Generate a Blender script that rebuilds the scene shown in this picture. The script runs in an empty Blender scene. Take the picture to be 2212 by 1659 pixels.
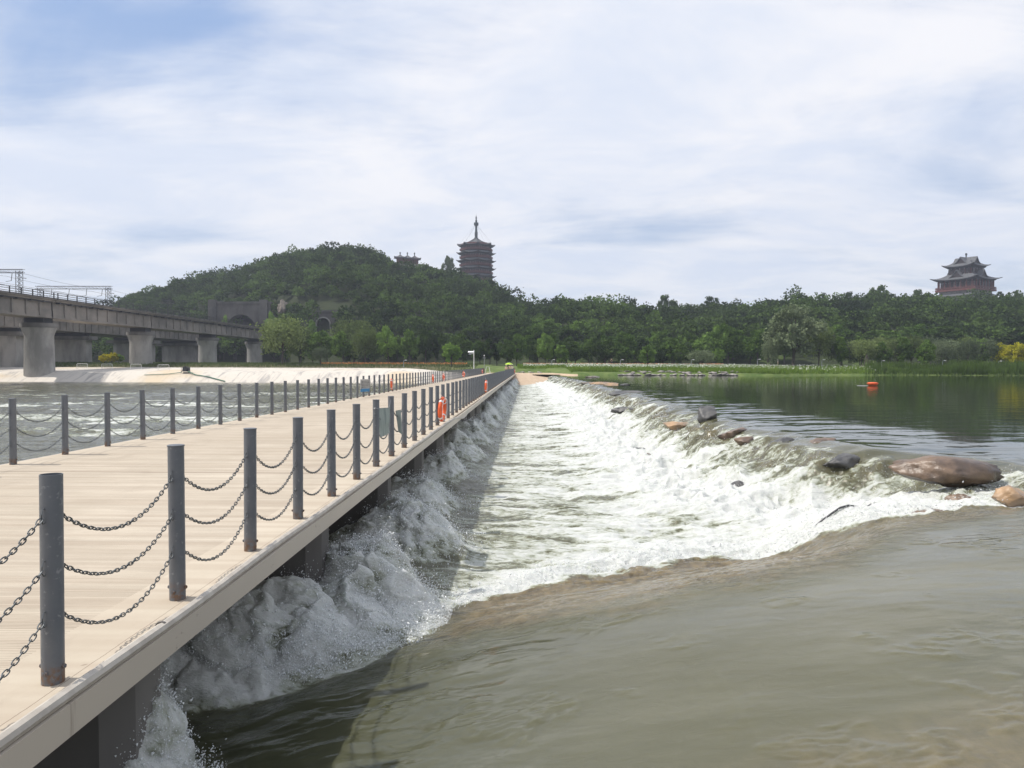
import bpy, bmesh, math, random
import numpy as np
from mathutils import Vector, Matrix

C = bpy.context.scene.collection
D = bpy.data
rnd = random.Random(7)
RS = np.random.RandomState(11)
PI = math.pi

# ------------------------------------------------------------------ camera
EYE = 1.64
F = 1533.2                      # focal length in units of a 2212 px wide picture
PITCH, YAW, ROLL = 0.0263, 0.0215, 0.0026
cp, sp, cy_, sy_ = math.cos(PITCH), math.sin(PITCH), math.cos(YAW), math.sin(YAW)
FW = Vector((-sy_*cp, cy_*cp, -sp)); RT0 = Vector((cy_, sy_, 0)); UP0 = RT0.cross(FW)
RT = RT0*math.cos(ROLL)+UP0*math.sin(ROLL); UP = UP0*math.cos(ROLL)-RT0*math.sin(ROLL)
cam = D.objects.new('camera', D.cameras.new('camera')); C.objects.link(cam)
M = Matrix((RT, UP, -FW)).transposed().to_4x4(); M.translation = (0, 0, EYE)
cam.matrix_world = M
cam.data.sensor_width = 36; cam.data.lens = 36*F/2212
cam.data.clip_start = 0.05; cam.data.clip_end = 6000
bpy.context.scene.camera = cam

def ray(u, v):
    return FW + RT*((u-1106)/F) - UP*((v-829.5)/F)
def W(u, v, y):                 # point of the place at distance y in front of the viewer
    d = ray(u, v); return Vector((d.x/d.y*y, y, EYE+d.z/d.y*y))
def WZ(u, v, z):                # point of the place at height z
    d = ray(u, v); t = (z-EYE)/d.z; return Vector((d.x*t, d.y*t, z))

# ------------------------------------------------------------------ light
SUN_EL, SUN_AZ = math.radians(56), math.radians(-90)   # azimuth from +y, clockwise
sun = D.objects.new('sun', D.lights.new('sun', 'SUN')); C.objects.link(sun)
sun.data.energy = 4.2; sun.data.angle = math.radians(0.6); sun.data.color = (1.0, 0.95, 0.87)
sd = Vector((math.sin(SUN_AZ)*math.cos(SUN_EL), math.cos(SUN_AZ)*math.cos(SUN_EL), math.sin(SUN_EL)))
sun.rotation_euler = sd.to_track_quat('Z', 'Y').to_euler(); sun.location = sd*200
sc = bpy.context.scene
sc.view_settings.view_transform = 'Standard'; sc.view_settings.look = 'None'
sc.view_settings.exposure = 0.0; sc.view_settings.gamma = 1.0
sc.cycles.max_bounces = 6; sc.cycles.diffuse_bounces = 3; sc.cycles.glossy_bounces = 3
sc.cycles.transmission_bounces = 4; sc.cycles.transparent_max_bounces = 6; sc.cycles.volume_bounces = 0
sc.cycles.caustics_reflective = False; sc.cycles.caustics_refractive = False

world = D.worlds.new('World'); sc.world = world; world.use_nodes = True
wt = world.node_tree; wt.nodes.clear()

class NT:
    def __init__(s, tree): s.t = tree
    def n(s, typ, **kw):
        nd = s.t.nodes.new(typ)
        ins = kw.pop('ins', {})
        for k, v in kw.items(): setattr(nd, k, v)
        for k, v in ins.items():
            if isinstance(v, bpy.types.NodeSocket): s.t.links.new(v, nd.inputs[k])
            else: nd.inputs[k].default_value = v
        return nd
    def math(s, op, a, b=0.0, c=0.0, clamp=False):
        return s.n('ShaderNodeMath', operation=op, use_clamp=clamp, ins={0: a, 1: b, 2: c}).outputs[0]
    def mix(s, f, a, b):
        return s.n('ShaderNodeMix', data_type='RGBA', ins={0: f, 6: a, 7: b}).outputs[2]
    def noise(s, vec, scale, detail=4, rough=.55, dist=0.0):
        return s.n('ShaderNodeTexNoise', ins={'Vector': vec, 'Scale': scale, 'Detail': detail, 'Roughness': rough, 'Distortion': dist}).outputs[0]
    def ss(s, v, lo, hi, a=0.0, b=1.0):
        return s.n('ShaderNodeMapRange', interpolation_type='SMOOTHSTEP', ins={0: v, 1: lo, 2: hi, 3: a, 4: b}).outputs[0]
    def mapping(s, vec, scale=(1, 1, 1), rot=(0, 0, 0), loc=(0, 0, 0)):
        return s.n('ShaderNodeMapping', ins={'Vector': vec, 'Scale': scale, 'Rotation': rot, 'Location': loc}).outputs[0]

w = NT(wt)
sky = w.n('ShaderNodeTexSky', sky_type='NISHITA', sun_disc=False, sun_elevation=SUN_EL, sun_rotation=SUN_AZ, air_density=1.0, dust_density=1.2, ozone_density=2.0)
tc = w.n('ShaderNodeTexCoord').outputs['Generated']
sx = w.n('ShaderNodeSeparateXYZ', ins={0: tc})
zz = w.math('MAXIMUM', sx.outputs[2], 0.0)
den = w.math('ADD', zz, 0.16)
px = w.math('DIVIDE', sx.outputs[0], den); py = w.math('DIVIDE', sx.outputs[1], den)
pv = w.n('ShaderNodeCombineXYZ', ins={0: px, 1: py, 2: 0.0}).outputs[0]
m1 = w.mapping(pv, scale=(.75, .95, 1), rot=(0, 0, .35), loc=(3.1, 1.7, 0))
n1 = w.noise(m1, 1.25, 7, .52, .35)
m2 = w.mapping(pv, scale=(.55, 1.3, 1), rot=(0, 0, .5), loc=(1.0, 4.0, 0))
n2 = w.noise(m2, 1.6, 8, .58, .6)
nn = w.math('ADD', w.math('MULTIPLY', n1, .62), w.math('MULTIPLY', n2, .38))
cov = w.ss(nn, .31, .52)
n3 = w.noise(w.mapping(pv, scale=(.8, 1.15, 1), rot=(0, 0, .4), loc=(7, 2, 0)), 1.7, 9, .6, .4)
cloud = w.mix(w.ss(n3, .33, .68), (.71, .765, .88, 1), (.895, .895, .925, 1))
bgs = w.n('ShaderNodeBackground', ins={0: sky.outputs[0], 1: .085})
bgc = w.n('ShaderNodeBackground', ins={0: cloud, 1: 1.10})
lowfade = w.ss(zz, 0.0, .30, .66, .96)
covf = w.math('MULTIPLY', cov, lowfade)
basec = w.mix(w.ss(zz, .02, .5), (.60, .72, .92, 1), (.38, .56, .92, 1))
bgb = w.n('ShaderNodeBackground', ins={0: basec, 1: 1.0})
blue = w.n('ShaderNodeMixShader', ins={0: .7, 1: bgs.outputs[0], 2: bgb.outputs[0]})
skm = w.n('ShaderNodeMixShader', ins={0: covf, 1: blue.outputs[0], 2: bgc.outputs[0]})
wo = w.n('ShaderNodeOutputWorld', ins={0: skm.outputs[0]})

# ------------------------------------------------------------------ numpy noise
_P = RS.permutation(512).astype(np.int64)
_P = np.concatenate([_P, _P, _P])
_G = np.stack([np.cos(np.linspace(0, 2*PI, 64, endpoint=False)), np.sin(np.linspace(0, 2*PI, 64, endpoint=False))], -1)
def pn(x, y, seed=0):
    xi = np.floor(x).astype(np.int64); yi = np.floor(y).astype(np.int64)
    xf = x-xi; yf = y-yi
    def g(ix, iy, dx, dy):
        h = _P[(_P[(ix+seed*17) & 511] + (iy & 511)) & 511 + 0] & 63
        v = _G[h]; return v[..., 0]*dx+v[..., 1]*dy
    u = xf*xf*xf*(xf*(xf*6-15)+10); v = yf*yf*yf*(yf*(yf*6-15)+10)
    a = g(xi, yi, xf, yf); b = g(xi+1, yi, xf-1, yf); c = g(xi, yi+1, xf, yf-1); d = g(xi+1, yi+1, xf-1, yf-1)
    return (a+(b-a)*u+((c+(d-c)*u)-(a+(b-a)*u))*v)*1.45
def fbm(x, y, o=4, seed=0, gain=.5, lac=2.03):
    s = 0; a = 1; t = 0
    for i in range(o):
        s = s+a*pn(x, y, seed+i); t += a; a *= gain; x = x*lac+3.7; y = y*lac+1.3
    return s/t
def ridge(x, y, o=4, seed=0, gain=.55):
    s = 0; a = 1; t = 0
    for i in range(o):
        s = s+a*(1-np.abs(pn(x, y, seed+i))*2.0); t += a; a *= gain; x = x*2.07+1.7; y = y*2.07+5.3
    return s/t
def sst(x, a, b):
    t = np.clip((x-a)/(b-a), 0, 1); return t*t*(3-2*t)

# ------------------------------------------------------------------ object helpers
def tag(o, label=None, cat=None, group=None, kind=None):
    if label: o['label'] = label
    if cat: o['category'] = cat
    if group: o['group'] = group
    if kind: o['kind'] = kind
    return o
def link(name, me, parent=None):
    o = D.objects.new(name, me); C.objects.link(o)
    if parent: o.parent = parent
    return o
def empty(name, loc=(0, 0, 0), rz=0):
    o = D.objects.new(name, None); C.objects.link(o); o.location = loc; o.rotation_euler = (0, 0, rz)
    o.empty_display_size = .2
    return o
def mesh_np(name, V, Fq, m=None, smooth=True, attrs=None):
    V = np.asarray(V, np.float32); Fq = np.asarray(Fq, np.int32)
    me = D.meshes.new(name); k = Fq.shape[1]
    me.vertices.add(len(V)); me.vertices.foreach_set('co', V.ravel())
    me.loops.add(Fq.size); me.loops.foreach_set('vertex_index', Fq.ravel())
    me.polygons.add(len(Fq)); me.polygons.foreach_set('loop_start', np.arange(0, Fq.size, k, dtype=np.int32))
    me.polygons.foreach_set('loop_total', np.full(len(Fq), k, np.int32))
    me.update(calc_edges=True)
    me.polygons.foreach_set('use_smooth', np.full(len(Fq), bool(smooth)))
    if m: me.materials.append(m)
    for kx, a in (attrs or {}).items():
        at = me.attributes.new(kx, 'FLOAT', 'POINT'); at.data.foreach_set('value', np.asarray(a, np.float32).ravel())
    return me
def grid_faces(nr, nc, off=0):
    i = np.arange(nr-1)[:, None]*nc+np.arange(nc-1)[None, :]+off
    return np.stack([i, i+1, i+nc+1, i+nc], -1).reshape(-1, 4)

class MB:
    """collects shapes into one mesh"""
    def __init__(s): s.v = []; s.f = []
    def add(s, vs, fs):
        o = len(s.v); s.v += [tuple(v) for v in vs]; s.f += [tuple(i+o for i in f) for f in fs]; return s
    def box(s, x0, x1, y0, y1, z0, z1, taper=0):
        t = taper
        return s.add([(x0, y0, z0), (x1, y0, z0), (x1, y1, z0), (x0, y1, z0), (x0+t, y0+t, z1), (x1-t, y0+t, z1), (x1-t, y1-t, z1), (x0+t, y1-t, z1)],
                     [(0, 3, 2, 1), (4, 5, 6, 7), (0, 1, 5, 4), (1, 2, 6, 5), (2, 3, 7, 6), (3, 0, 4, 7)])
    def bar(s, a, b, r, n=4, r2=None, caps=True, ph=PI/4):
        a = Vector(a); b = Vector(b); r2 = r if r2 is None else r2
        d = (b-a).normalized(); q = Vector((0, 0, 1)) if abs(d.z) < .95 else Vector((1, 0, 0))
        x = d.cross(q).normalized(); y = x.cross(d)
        vs = []
        for p, rr in ((a, r), (b, r2)):
            for i in range(n):
                t = 2*PI*i/n+ph; vs.append(p+x*math.cos(t)*rr+y*math.sin(t)*rr)
        fs = [(i, (i+1) % n, n+(i+1) % n, n+i) for i in range(n)]
        if caps: fs += [tuple(range(n-1, -1, -1)), tuple(range(n, 2*n))]
        return s.add(vs, fs)
    def tube(s, pts, r, n=6, closed=False):
        pts = [Vector(p) for p in pts]; m = len(pts); vs = []
        rr = r if hasattr(r, '__len__') else [r]*m
        for i, p in enumerate(pts):
            if closed: d = (pts[(i+1) % m]-pts[i-1]).normalized()
            else: d = (pts[min(i+1, m-1)]-pts[max(i-1, 0)]).normalized()
            q = Vector((0, 0, 1)) if abs(d.z) < .98 else Vector((1, 0, 0))
            x = d.cross(q).normalized(); y = x.cross(d)
            for k in range(n):
                t = 2*PI*k/n; vs.append(p+x*math.cos(t)*rr[i]+y*math.sin(t)*rr[i])
        fs = []
        for i in range(m if closed else m-1):
            j = (i+1) % m
            fs += [(i*n+k, i*n+(k+1) % n, j*n+(k+1) % n, j*n+k) for k in range(n)]
        if not closed: fs += [tuple(range(n-1, -1, -1)), tuple(range((m-1)*n, m*n))]
        return s.add(vs, fs)
    def lathe(s, prof, n=24, c=(0, 0, 0), ph=0):
        vs = []; m = len(prof)
        for r, z in prof:
            for k in range(n):
                t = 2*PI*k/n+ph; vs.append((c[0]+r*math.cos(t), c[1]+r*math.sin(t), c[2]+z))
        fs = [(i*n+k, i*n+(k+1) % n, (i+1)*n+(k+1) % n, (i+1)*n+k) for i in range(m-1) for k in range(n)]
        if prof[0][0] > 1e-6: fs.append(tuple(range(n-1, -1, -1)))
        if prof[-1][0] > 1e-6: fs.append(tuple(range((m-1)*n, m*n)))
        return s.add(vs, fs)
    def mesh(s, name, m=None, smooth=False, bevel=0, angle=35):
        me = D.meshes.new(name); me.from_pydata(s.v, [], s.f); me.update()
        bm = bmesh.new(); bm.from_mesh(me)
        bmesh.ops.remove_doubles(bm, verts=bm.verts, dist=1e-5)
        bmesh.ops.recalc_face_normals(bm, faces=bm.faces)
        if bevel:
            es = [e for e in bm.edges if len(e.link_faces) == 2 and e.calc_face_angle(0) > .6]
            bmesh.ops.bevel(bm, geom=es, offset=bevel, segments=1, affect='EDGES', clamp_overlap=True)
        bm.to_mesh(me); bm.free()
        if smooth:
            me.polygons.foreach_set('use_smooth', [True]*len(me.polygons))
            try: me.set_sharp_from_angle(angle=math.radians(angle))
            except Exception: pass
        if m: me.materials.append(m)
        return me
    def obj(s, name, m=None, parent=None, **k):
        return link(name, s.mesh(name, m, **k), parent)

# ------------------------------------------------------------------ materials
def newmat(name):
    m = D.materials.new(name); m.use_nodes = True; m.node_tree.nodes.clear(); return m, NT(m.node_tree)
def finish(m, t, shader): t.n('ShaderNodeOutputMaterial', ins={0: shader})
def mat(name, col, col2=None, rough=.7, scale=3.0, metal=0.0, bump=0.0, bscale=None, detail=6, spec=.4, stretch=(1, 1, 1), lo=.35, hi=.65, coord='Object'):
    m, t = newmat(name)
    co = t.mapping(t.n('ShaderNodeTexCoord').outputs[coord], scale=stretch)
    nz = t.noise(co, scale, detail, .6)
    c = t.mix(t.ss(nz, lo, hi), (*col, 1), (*(col2 or col), 1))
    ins = {'Base Color': c, 'Roughness': rough, 'Metallic': metal, 'Specular IOR Level': spec}
    if bump:
        b = t.n('ShaderNodeBump', ins={'Strength': 1.0, 'Distance': bump, 'Height': t.noise(co, bscale or scale*3, 6, .6)})
        ins['Normal'] = b.outputs[0]
    p = t.n('ShaderNodeBsdfPrincipled', ins=ins); finish(m, t, p.outputs[0]); return m

def leafmat(name, c1, c2, rough=.6, nscale=.35):
    m, t = newmat(name)
    g = t.n('ShaderNodeNewGeometry').outputs['Position']
    oi = t.n('ShaderNodeObjectInfo').outputs['Random']
    n1 = t.noise(g, nscale, 3, .6); n2 = t.noise(g, nscale*6, 2, .6)
    n1 = t.math('ADD', n1, t.n('ShaderNodeAttribute', attribute_name='tone').outputs['Fac'])
    f = t.math('ADD', t.math('MULTIPLY', n1, .6), t.math('ADD', t.math('MULTIPLY', n2, .35), t.math('MULTIPLY', t.math('SUBTRACT', oi, .5), .3)))
    c = t.mix(t.ss(f, .3, .72), (*c1, 1), (*c2, 1))
    d = t.n('ShaderNodeBsdfDiffuse', ins={0: c})
    tr = t.n('ShaderNodeBsdfTranslucent', ins={0: t.mix(.5, c, (*[min(1, x*1.6) for x in c2], 1))})
    s = t.n('ShaderNodeMixShader', ins={0: .18, 1: d.outputs[0], 2: tr.outputs[0]})
    finish(m, t, s.outputs[0]); return m

def water_mat():
    """river water: clear dark lake, silty pool and white foam, driven by the surface's own foam and silt amounts"""
    m, t = newmat('river_water')
    g = t.n('ShaderNodeNewGeometry').outputs['Position']
    at = lambda k: t.n('ShaderNodeAttribute', attribute_name=k).outputs['Fac']
    foam, silt, rock, rough_a = at('foam'), at('silt'), at('rock'), at('chop')
    lace1 = t.noise(t.mapping(g, scale=(.38, 1, 1)), 2.6, 7, .62, .7)
    lace2 = t.noise(t.mapping(g, scale=(.55, 1, 1)), 11, 5, .6, .5)
    lace = t.math('ADD', t.math('MULTIPLY', lace1, .6), t.math('MULTIPLY', lace2, .4))
    f = t.math('ADD', foam, t.math('MULTIPLY', t.math('SUBTRACT', lace, .5), 2.7))
    fm = t.ss(f, .36, .74)
    fm = t.math('MULTIPLY', fm, t.ss(foam, .02, .2))
    # water body colours
    n4 = t.noise(t.mapping(g, scale=(.35, 1.0, 1)), .8, 4, .6, .5)
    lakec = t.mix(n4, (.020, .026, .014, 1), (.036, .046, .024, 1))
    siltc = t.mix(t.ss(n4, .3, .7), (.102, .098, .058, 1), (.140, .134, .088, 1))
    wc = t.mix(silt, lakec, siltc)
    rk = t.noise(t.mapping(g, scale=(1, .55, 1)), 5.5, 6, .62)
    rc = t.mix(t.ss(rk, .3, .7), (.085, .064, .036, 1), (.205, .155, .082, 1))
    wc = t.mix(t.math('MULTIPLY', rock, .9), wc, rc)
    # ripples
    rp1 = t.noise(t.mapping(g, scale=(.45, 1, 1)), 1.1, 4, .55, .4)
    rp2 = t.noise(t.mapping(g, scale=(.5, 1.1, 1)), 7, 5, .6, .8)
    hgt = t.math('ADD', t.math('MULTIPLY', rp1, .012), t.math('MULTIPLY', rp2, t.math('MULTIPLY_ADD', rough_a, .035, .0006)))
    bw = t.n('ShaderNodeBump', ins={'Strength': 1.0, 'Distance': 1.0, 'Height': hgt})
    wat = t.n('ShaderNodeBsdfPrincipled', ins={'Base Color': wc, 'Roughness': t.math('MULTIPLY_ADD', rough_a, .12, .035), 'IOR': 1.36, 'Normal': bw.outputs[0], 'Specular IOR Level': .6,
        'Subsurface Weight': t.math('MULTIPLY', silt, .85), 'Subsurface Radius': (.45, .42, .25), 'Subsurface Scale': 1.0})
    # foam
    fb = t.math('ADD', t.math('MULTIPLY', lace2, .035), t.math('MULTIPLY', t.noise(g, 38, 4, .7), .007))
    fb = t.math('ADD', fb, t.math('MULTIPLY', lace1, .09))
    bf = t.n('ShaderNodeBump', ins={'Strength': 1.0, 'Distance': 1.15, 'Height': fb})
    thick = t.ss(f, .42, 1.0)
    fcol = t.mix(thick, (.29, .31, .22, 1), (.58, .59, .565, 1))
    fo = t.n('ShaderNodeBsdfPrincipled', ins={'Base Color': fcol, 'Roughness': .55, 'Normal': bf.outputs[0], 'Specular IOR Level': .35, 'IOR': 1.33, 'Subsurface Weight': .7, 'Subsurface Radius': (.10, .11, .10), 'Subsurface Scale': 1.0})
    mx = t.n('ShaderNodeMixShader', ins={0: fm, 1: wat.outputs[0], 2: fo.outputs[0]})
    finish(m, t, mx.outputs[0]); return m

M_WATER = water_mat()
M_FOAM = mat('spray_white', (.80, .82, .82), rough=.35, spec=.6)
M_POST = mat('grey_paint', (.105, .115, .130), (.145, .153, .165), rough=.42, scale=5, spec=.5)
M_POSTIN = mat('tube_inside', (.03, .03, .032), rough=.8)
_m, _t = newmat('post_paint'); _co = _t.n('ShaderNodeTexCoord').outputs['Object']; _g = _t.n('ShaderNodeNewGeometry').outputs['Position']
_z = _t.n('ShaderNodeSeparateXYZ', ins={0: _co}).outputs[2]
_c = _t.mix(_t.noise(_g, 7, 5, .6), (.095, .105, .122, 1), (.155, .162, .172, 1))
_c = _t.mix(_t.math('MULTIPLY', _t.ss(_t.noise(_g, 30, 4, .7), .60, .68), .6), _c, (.30, .30, .30, 1))
_r = _t.math('MULTIPLY', _t.ss(_z, .02, .16, 1, 0), _t.ss(_t.noise(_g, 16, 5, .7), .42, .58)); _c = _t.mix(_r, _c, (.15, .085, .05, 1))
finish(_m, _t, _t.n('ShaderNodeBsdfPrincipled', ins={'Base Color': _c, 'Roughness': _t.ss(_t.noise(_g, 12, 4), .3, .7, .35, .6)}).outputs[0]); M_POST = _m
M_CHAIN = mat('chain_steel', (.075, .082, .088), (.15, .16, .165), rough=.45, scale=20, metal=.5)
M_GALV = mat('galvanised', (.35, .36, .37), rough=.4, metal=.7)
M_CONC = mat('pier_concrete', (.42, .40, .375), (.24, .23, .215), rough=.85, scale=.35, stretch=(1, 1, .35), bump=.01)
M_CONC_D = mat('weathered_concrete', (.20, .188, .175), (.115, .11, .105), rough=.9, scale=.3, stretch=(1, 1, .3))
M_GIRDER = mat('girder_concrete', (.30, .265, .235), (.18, .165, .15), rough=.85, scale=.35, stretch=(1, .5, .6))
M_TUNNEL = mat('tunnel_stone', (.135, .125, .115), (.075, .07, .065), rough=.95, scale=.25, stretch=(1, 1, .4))
M_DARKSTEEL = mat('dark_steel', (.05, .05, .055), rough=.6)
M_BEAM = mat('fascia_paint', (.44, .39, .325), (.50, .44, .37), rough=.5, scale=1.5)
M_PIPE = mat('beige_pipe', (.50, .46, .40), (.40, .36, .31), rough=.45, scale=8)
M_UNDER = mat('underside_concrete', (.18, .165, .15), (.11, .10, .095), rough=.85, scale=1.2)
M_RED = mat('temple_red', (.15, .050, .042), (.11, .04, .035), rough=.7, scale=1)
M_TILE = mat('grey_roof_tiles', (.070, .074, .082), (.115, .116, .12), rough=.75, scale=1.2)
M_BRONZE = mat('bronze_spire', (.045, .055, .065), (.07, .085, .09), rough=.6, scale=2)
M_DARKWIN = mat('dark_lattice', (.03, .02, .02), rough=.5)
M_PALE = mat('pale_frames', (.42, .36, .34), rough=.7)
M_ORANGE = mat('lifebuoy_orange', (.86, .14, .035), (.75, .12, .04), rough=.5, scale=6)
M_WHITE = mat('white_paint', (.75, .75, .74), rough=.5)
M_TRUNK = mat('bark', (.06, .05, .042), (.10, .085, .07), rough=.95, scale=4)
M_ROCK = mat('boulder_stone', (.21, .175, .14), (.085, .075, .068), rough=.5, scale=1.3, bump=.03, bscale=5, spec=.5)
M_ROCKT = mat('tan_stone', (.42, .27, .15), (.20, .15, .11), rough=.45, scale=1.6, bump=.03, bscale=5, spec=.5)
M_ROCKB = mat('wet_brown_stone', (.20, .135, .09), (.08, .058, .045), rough=.38, scale=1.8, bump=.04, bscale=4, spec=.6)
M_ROCKD = mat('wet_dark_stone', (.055, .055, .058), (.12, .115, .11), rough=.5, scale=2, bump=.04, bscale=4, spec=.6)
M_SHORE = mat('shore_stone', (.34, .31, .28), (.19, .175, .16), rough=.85, scale=1.5, bump=.03)
M_SAND = mat('sand', (.50, .38, .27), (.42, .32, .235), rough=.95, scale=1.2, bump=.02)
L_DARK = leafmat('foliage_dark', (.017, .030, .012), (.066, .102, .031))
L_MID = leafmat('foliage_mid', (.022, .040, .014), (.092, .145, .038))
L_FRESH = leafmat('foliage_fresh', (.042, .078, .020), (.20, .31, .07))
L_BRIGHT = leafmat('foliage_bright', (.08, .15, .028), (.22, .34, .07))
L_WILLOW = leafmat('foliage_willow', (.07, .10, .036), (.25, .31, .11))
L_YELLOW = leafmat('foliage_yellow', (.20, .22, .02), (.68, .58, .04), nscale=.5)
L_SILVER = leafmat('foliage_silver', (.075, .10, .055), (.19, .23, .13))
L_REED = leafmat('reeds', (.06, .10, .022), (.17, .24, .06), nscale=.25)
L_GRASS = leafmat('bank_grass', (.11, .18, .03), (.26, .35, .075), nscale=.3)

# ------------------------------------------------------------------ levels and river surface
Z_LAKE, Z_LOW = -0.11, -1.76
CR_Y = [-30, 8.0, 9.2, 10.8, 13.0, 14.6, 16.0, 19.7, 25, 30, 45, 65, 85, 112, 124, 150]
CR_X = [11.0, 9.6, 9.3, 9.2, 9.3, 8.9, 7.6, 6.9, 6.7, 6.9, 6.9, 6.9, 6.6, 5.9, 5.4, 5.0]
PX = [-14, -5, -2.5, -1, -.42, .5, 1.43, 2.5, 3.4, 4.9, 6.6, 9.0, 40]
P_YC = [5.0, 5.3, 6.0, 7.0, 7.34, 7.24, 7.18, 7.4, 7.7, 9.0, 9.5, 8.6, 8.6]      # lip of the near pool
P_YF = [5.6, 6.0, 6.8, 9.4, 10.0, 10.8, 11.3, 11.9, 12.2, 11.9, 10.6, 9.6, 9.6]      # foot of its drop
P_Z = [-1.76, -1.7, -1.45, -1.18, -1.06, -.86, -.66, -.52, -.42, -.32, -.22, -.13, -.11]
PIER_Y = [4.4+4.21*k for k in range(-2, 33)]

def crest_x(y): return np.interp(y, CR_Y, CR_X)+(.55*fbm(y*.35, y*0+3.3, 3, 31)+.55*fbm(y*.9, y*0+1.3, 2, 33))*sst(y, 12, 20)
def river(x, y):
    """height, foam, silt, rock showing through, choppiness"""
    xc = crest_x(y)
    s = xc-x                                          # metres downstream of the lake's edge
    wid = 3.0+.7*fbm(y*.25, y*0+9.1, 2, 40)
    t = np.clip(s/wid, -2, 2)
    # cascade over stones
    drop = sst(t, -.12, 1.0)
    draw = sst(t, -1.5, .1)*(.10+.05*fbm(x*.5, y*.45, 3, 21)); z_in = .012*ridge(x*.4, y*.7, 3, 23)*sst(t, -1.3, -.2)*(1-sst(t, .1, .5))
    zb = -draw*(1-drop)+z_in+Z_LAKE+(Z_LOW+.08-Z_LAKE)*drop
    rocks = ridge(x*.75+2, y*.55, 3, 5, .5)
    band = sst(t, .0, .3)*(1-sst(t, .85, 1.5))
    zb = zb+band*(rocks*.36-.12)
    # turbulent basin
    dist = np.sqrt(x*x+y*y)
    turb = sst(t, .45, 1.1)
    calm = 1-.45*sst(-x, -3.5, 1.5)
    amp = turb*calm
    wx1 = x+.9*fbm(x*.5, y*.5, 2, 7); wy1 = y+.35*fbm(x*.6, y*.9, 3, 9)
    chop = .12*fbm(x*.4, y*.7, 3, 60)+.10*ridge(wx1*.55, wy1*1.35, 3, 70, .5)+.05*(1-ridge(wx1*1.0, wy1*1.8, 3, 64, .45))-.05
    fine = .024*ridge(wx1*2.2, wy1*4.6, 3, 80, .5)+.012*fbm(wx1*6, wy1*9, 3, 85, .5)
    finest = .004*fbm(x*15, y*22, 2, 90, .5)*sst(-dist, -26, -14)
    near_casc = np.exp(-((t-1.05)/.5)**2)*.22*(.6+ridge(x*.9, y*.8, 3, 51)*.8)
    zb = zb+amp*(chop+fine+finest)+near_casc+band*(fine*.9+finest)
    # bow waves thrown up between the piers
    mound = np.zeros_like(x); msk = np.zeros_like(x)
    for k, py_ in enumerate(PIER_Y):
        if k < 2: continue
        rr = random.Random(k*13+1)
        yk = py_-.75+rr.uniform(-.3, .3); xk = -2.35+rr.uniform(-.25, .25); hk = rr.uniform(.62, .95); sx_ = rr.uniform(.55, .8); sy2 = rr.uniform(.9, 1.25)
        if k == 3: xk, yk, hk, sx_, sy2 = -2.0, 9.15, .98, .62, .72
        if k == 3:
            e2 = .62*np.exp(-np.abs((x+3.1)/1.75)**3-np.abs((y-7.75-.35*(x+3))/1.15)**3)
            mound = np.maximum(mound, e2); msk = np.maximum(msk, sst(e2, .08, .35))
        if k == 2: xk, yk, hk, sx_, sy2 = -2.66, 4.85, 1.25, .33, .42
        if k == 4: xk, yk, hk, sx_, sy2 = -2.05, 12.6, .8, .7, 1.0
        g = np.exp(-np.abs((x-xk)/sx_)**2.2*np.where(x > xk, 1, .25)-np.abs((y-yk)/sy2)**2.0)
        mound = np.maximum(mound, hk*g); msk = np.maximum(msk, sst(g, .06, .45))
    kp = sst(x, 3.8, 6.0)*(1-sst(y, 12.4, 14.6))
    plat = -.30-.15*(8-x)-.05*(y-10)+.16*(1-ridge(x*1.1, y*1.1, 4, 333, .5))-.06+.03*fbm(x*7, y*7, 3, 335)
    zb = zb*(1-kp)+np.maximum(zb, plat)*kp
    rough = 1.15-ridge(x*1.2+.5*fbm(x*1.5, y*1.5, 2, 8), y*1.2+.5*fbm(x*1.5, y*1.5, 2, 9), 3, 99, .42)
    zb = zb+mound*(.80+.42*rough)+msk*(.06*rough+.030*(1-ridge(x*4.5, y*4.5, 3, 111, .45))+.005*fbm(x*22, y*22, 2, 119)+.006*fbm(x*11, y*11, 2, 121))
    foam = np.clip(.56+.08*sst(x, -1.5, 1)+.24*turb*calm+.25*fbm(x*.35, y*.5, 3, 120), 0, 1.3)
    foam = foam-.24*(1-sst(x, -1.7, -.7))-.05*(1-sst(x, .5, 3.5))+.10*(fbm(wx1*.7, wy1*2.6, 3, 125))
    foam = foam-.30*(1-sst(ridge(wx1*.33, wy1*1.0, 4, 131), .05, .45))
    foam = np.maximum(foam, msk*(.64+.34*sst(rough, .1, .9)))
    lane = sst(fbm(y*.8, x*.35, 3, 141), -.25, .35); fs0 = -.06+.20*(1-lane)**2
    foam = foam*sst(t-fs0, .0, .22)+near_casc*1.2
    lane = sst(fbm(y*.8, x*.35, 3, 141), -.25, .35)
    foam = foam+band*.25*sst(t, .25, .6)
    foam = foam*(1-band*(1-lane)*.45*(1-sst(t, .45, .8)))
    foam = np.maximum(foam, kp*sst(9.6-x, 0, .6)*(.62+.4*fbm(x*1.1, y*1.1, 3, 337)))
    rk = sst(t, .1, .25)*(1-sst(t, .3, .5))*(1-lane)**2*.4
    # near pool flowing over its sill
    yc = np.interp(x, PX, P_YC); yf = np.interp(x, PX, P_YF); pz = np.interp(x, PX, P_Z)
    sw = .07*fbm(x*.30, y*.55, 3, 150)+.022*fbm(x*.8+.4*y, y*2.2, 3, 151)+.005*fbm(x*3, y*8, 3, 152)
    damp = .25+.75*sst(x, 0, 4)
    eddies = np.zeros_like(x)
    spots = sst(fbm(x*.75, y*1.05, 3, 521)+.25*fbm(x*3, y*4, 2, 523), .13, .32)*sst(x, -2.2, -.6)
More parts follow.
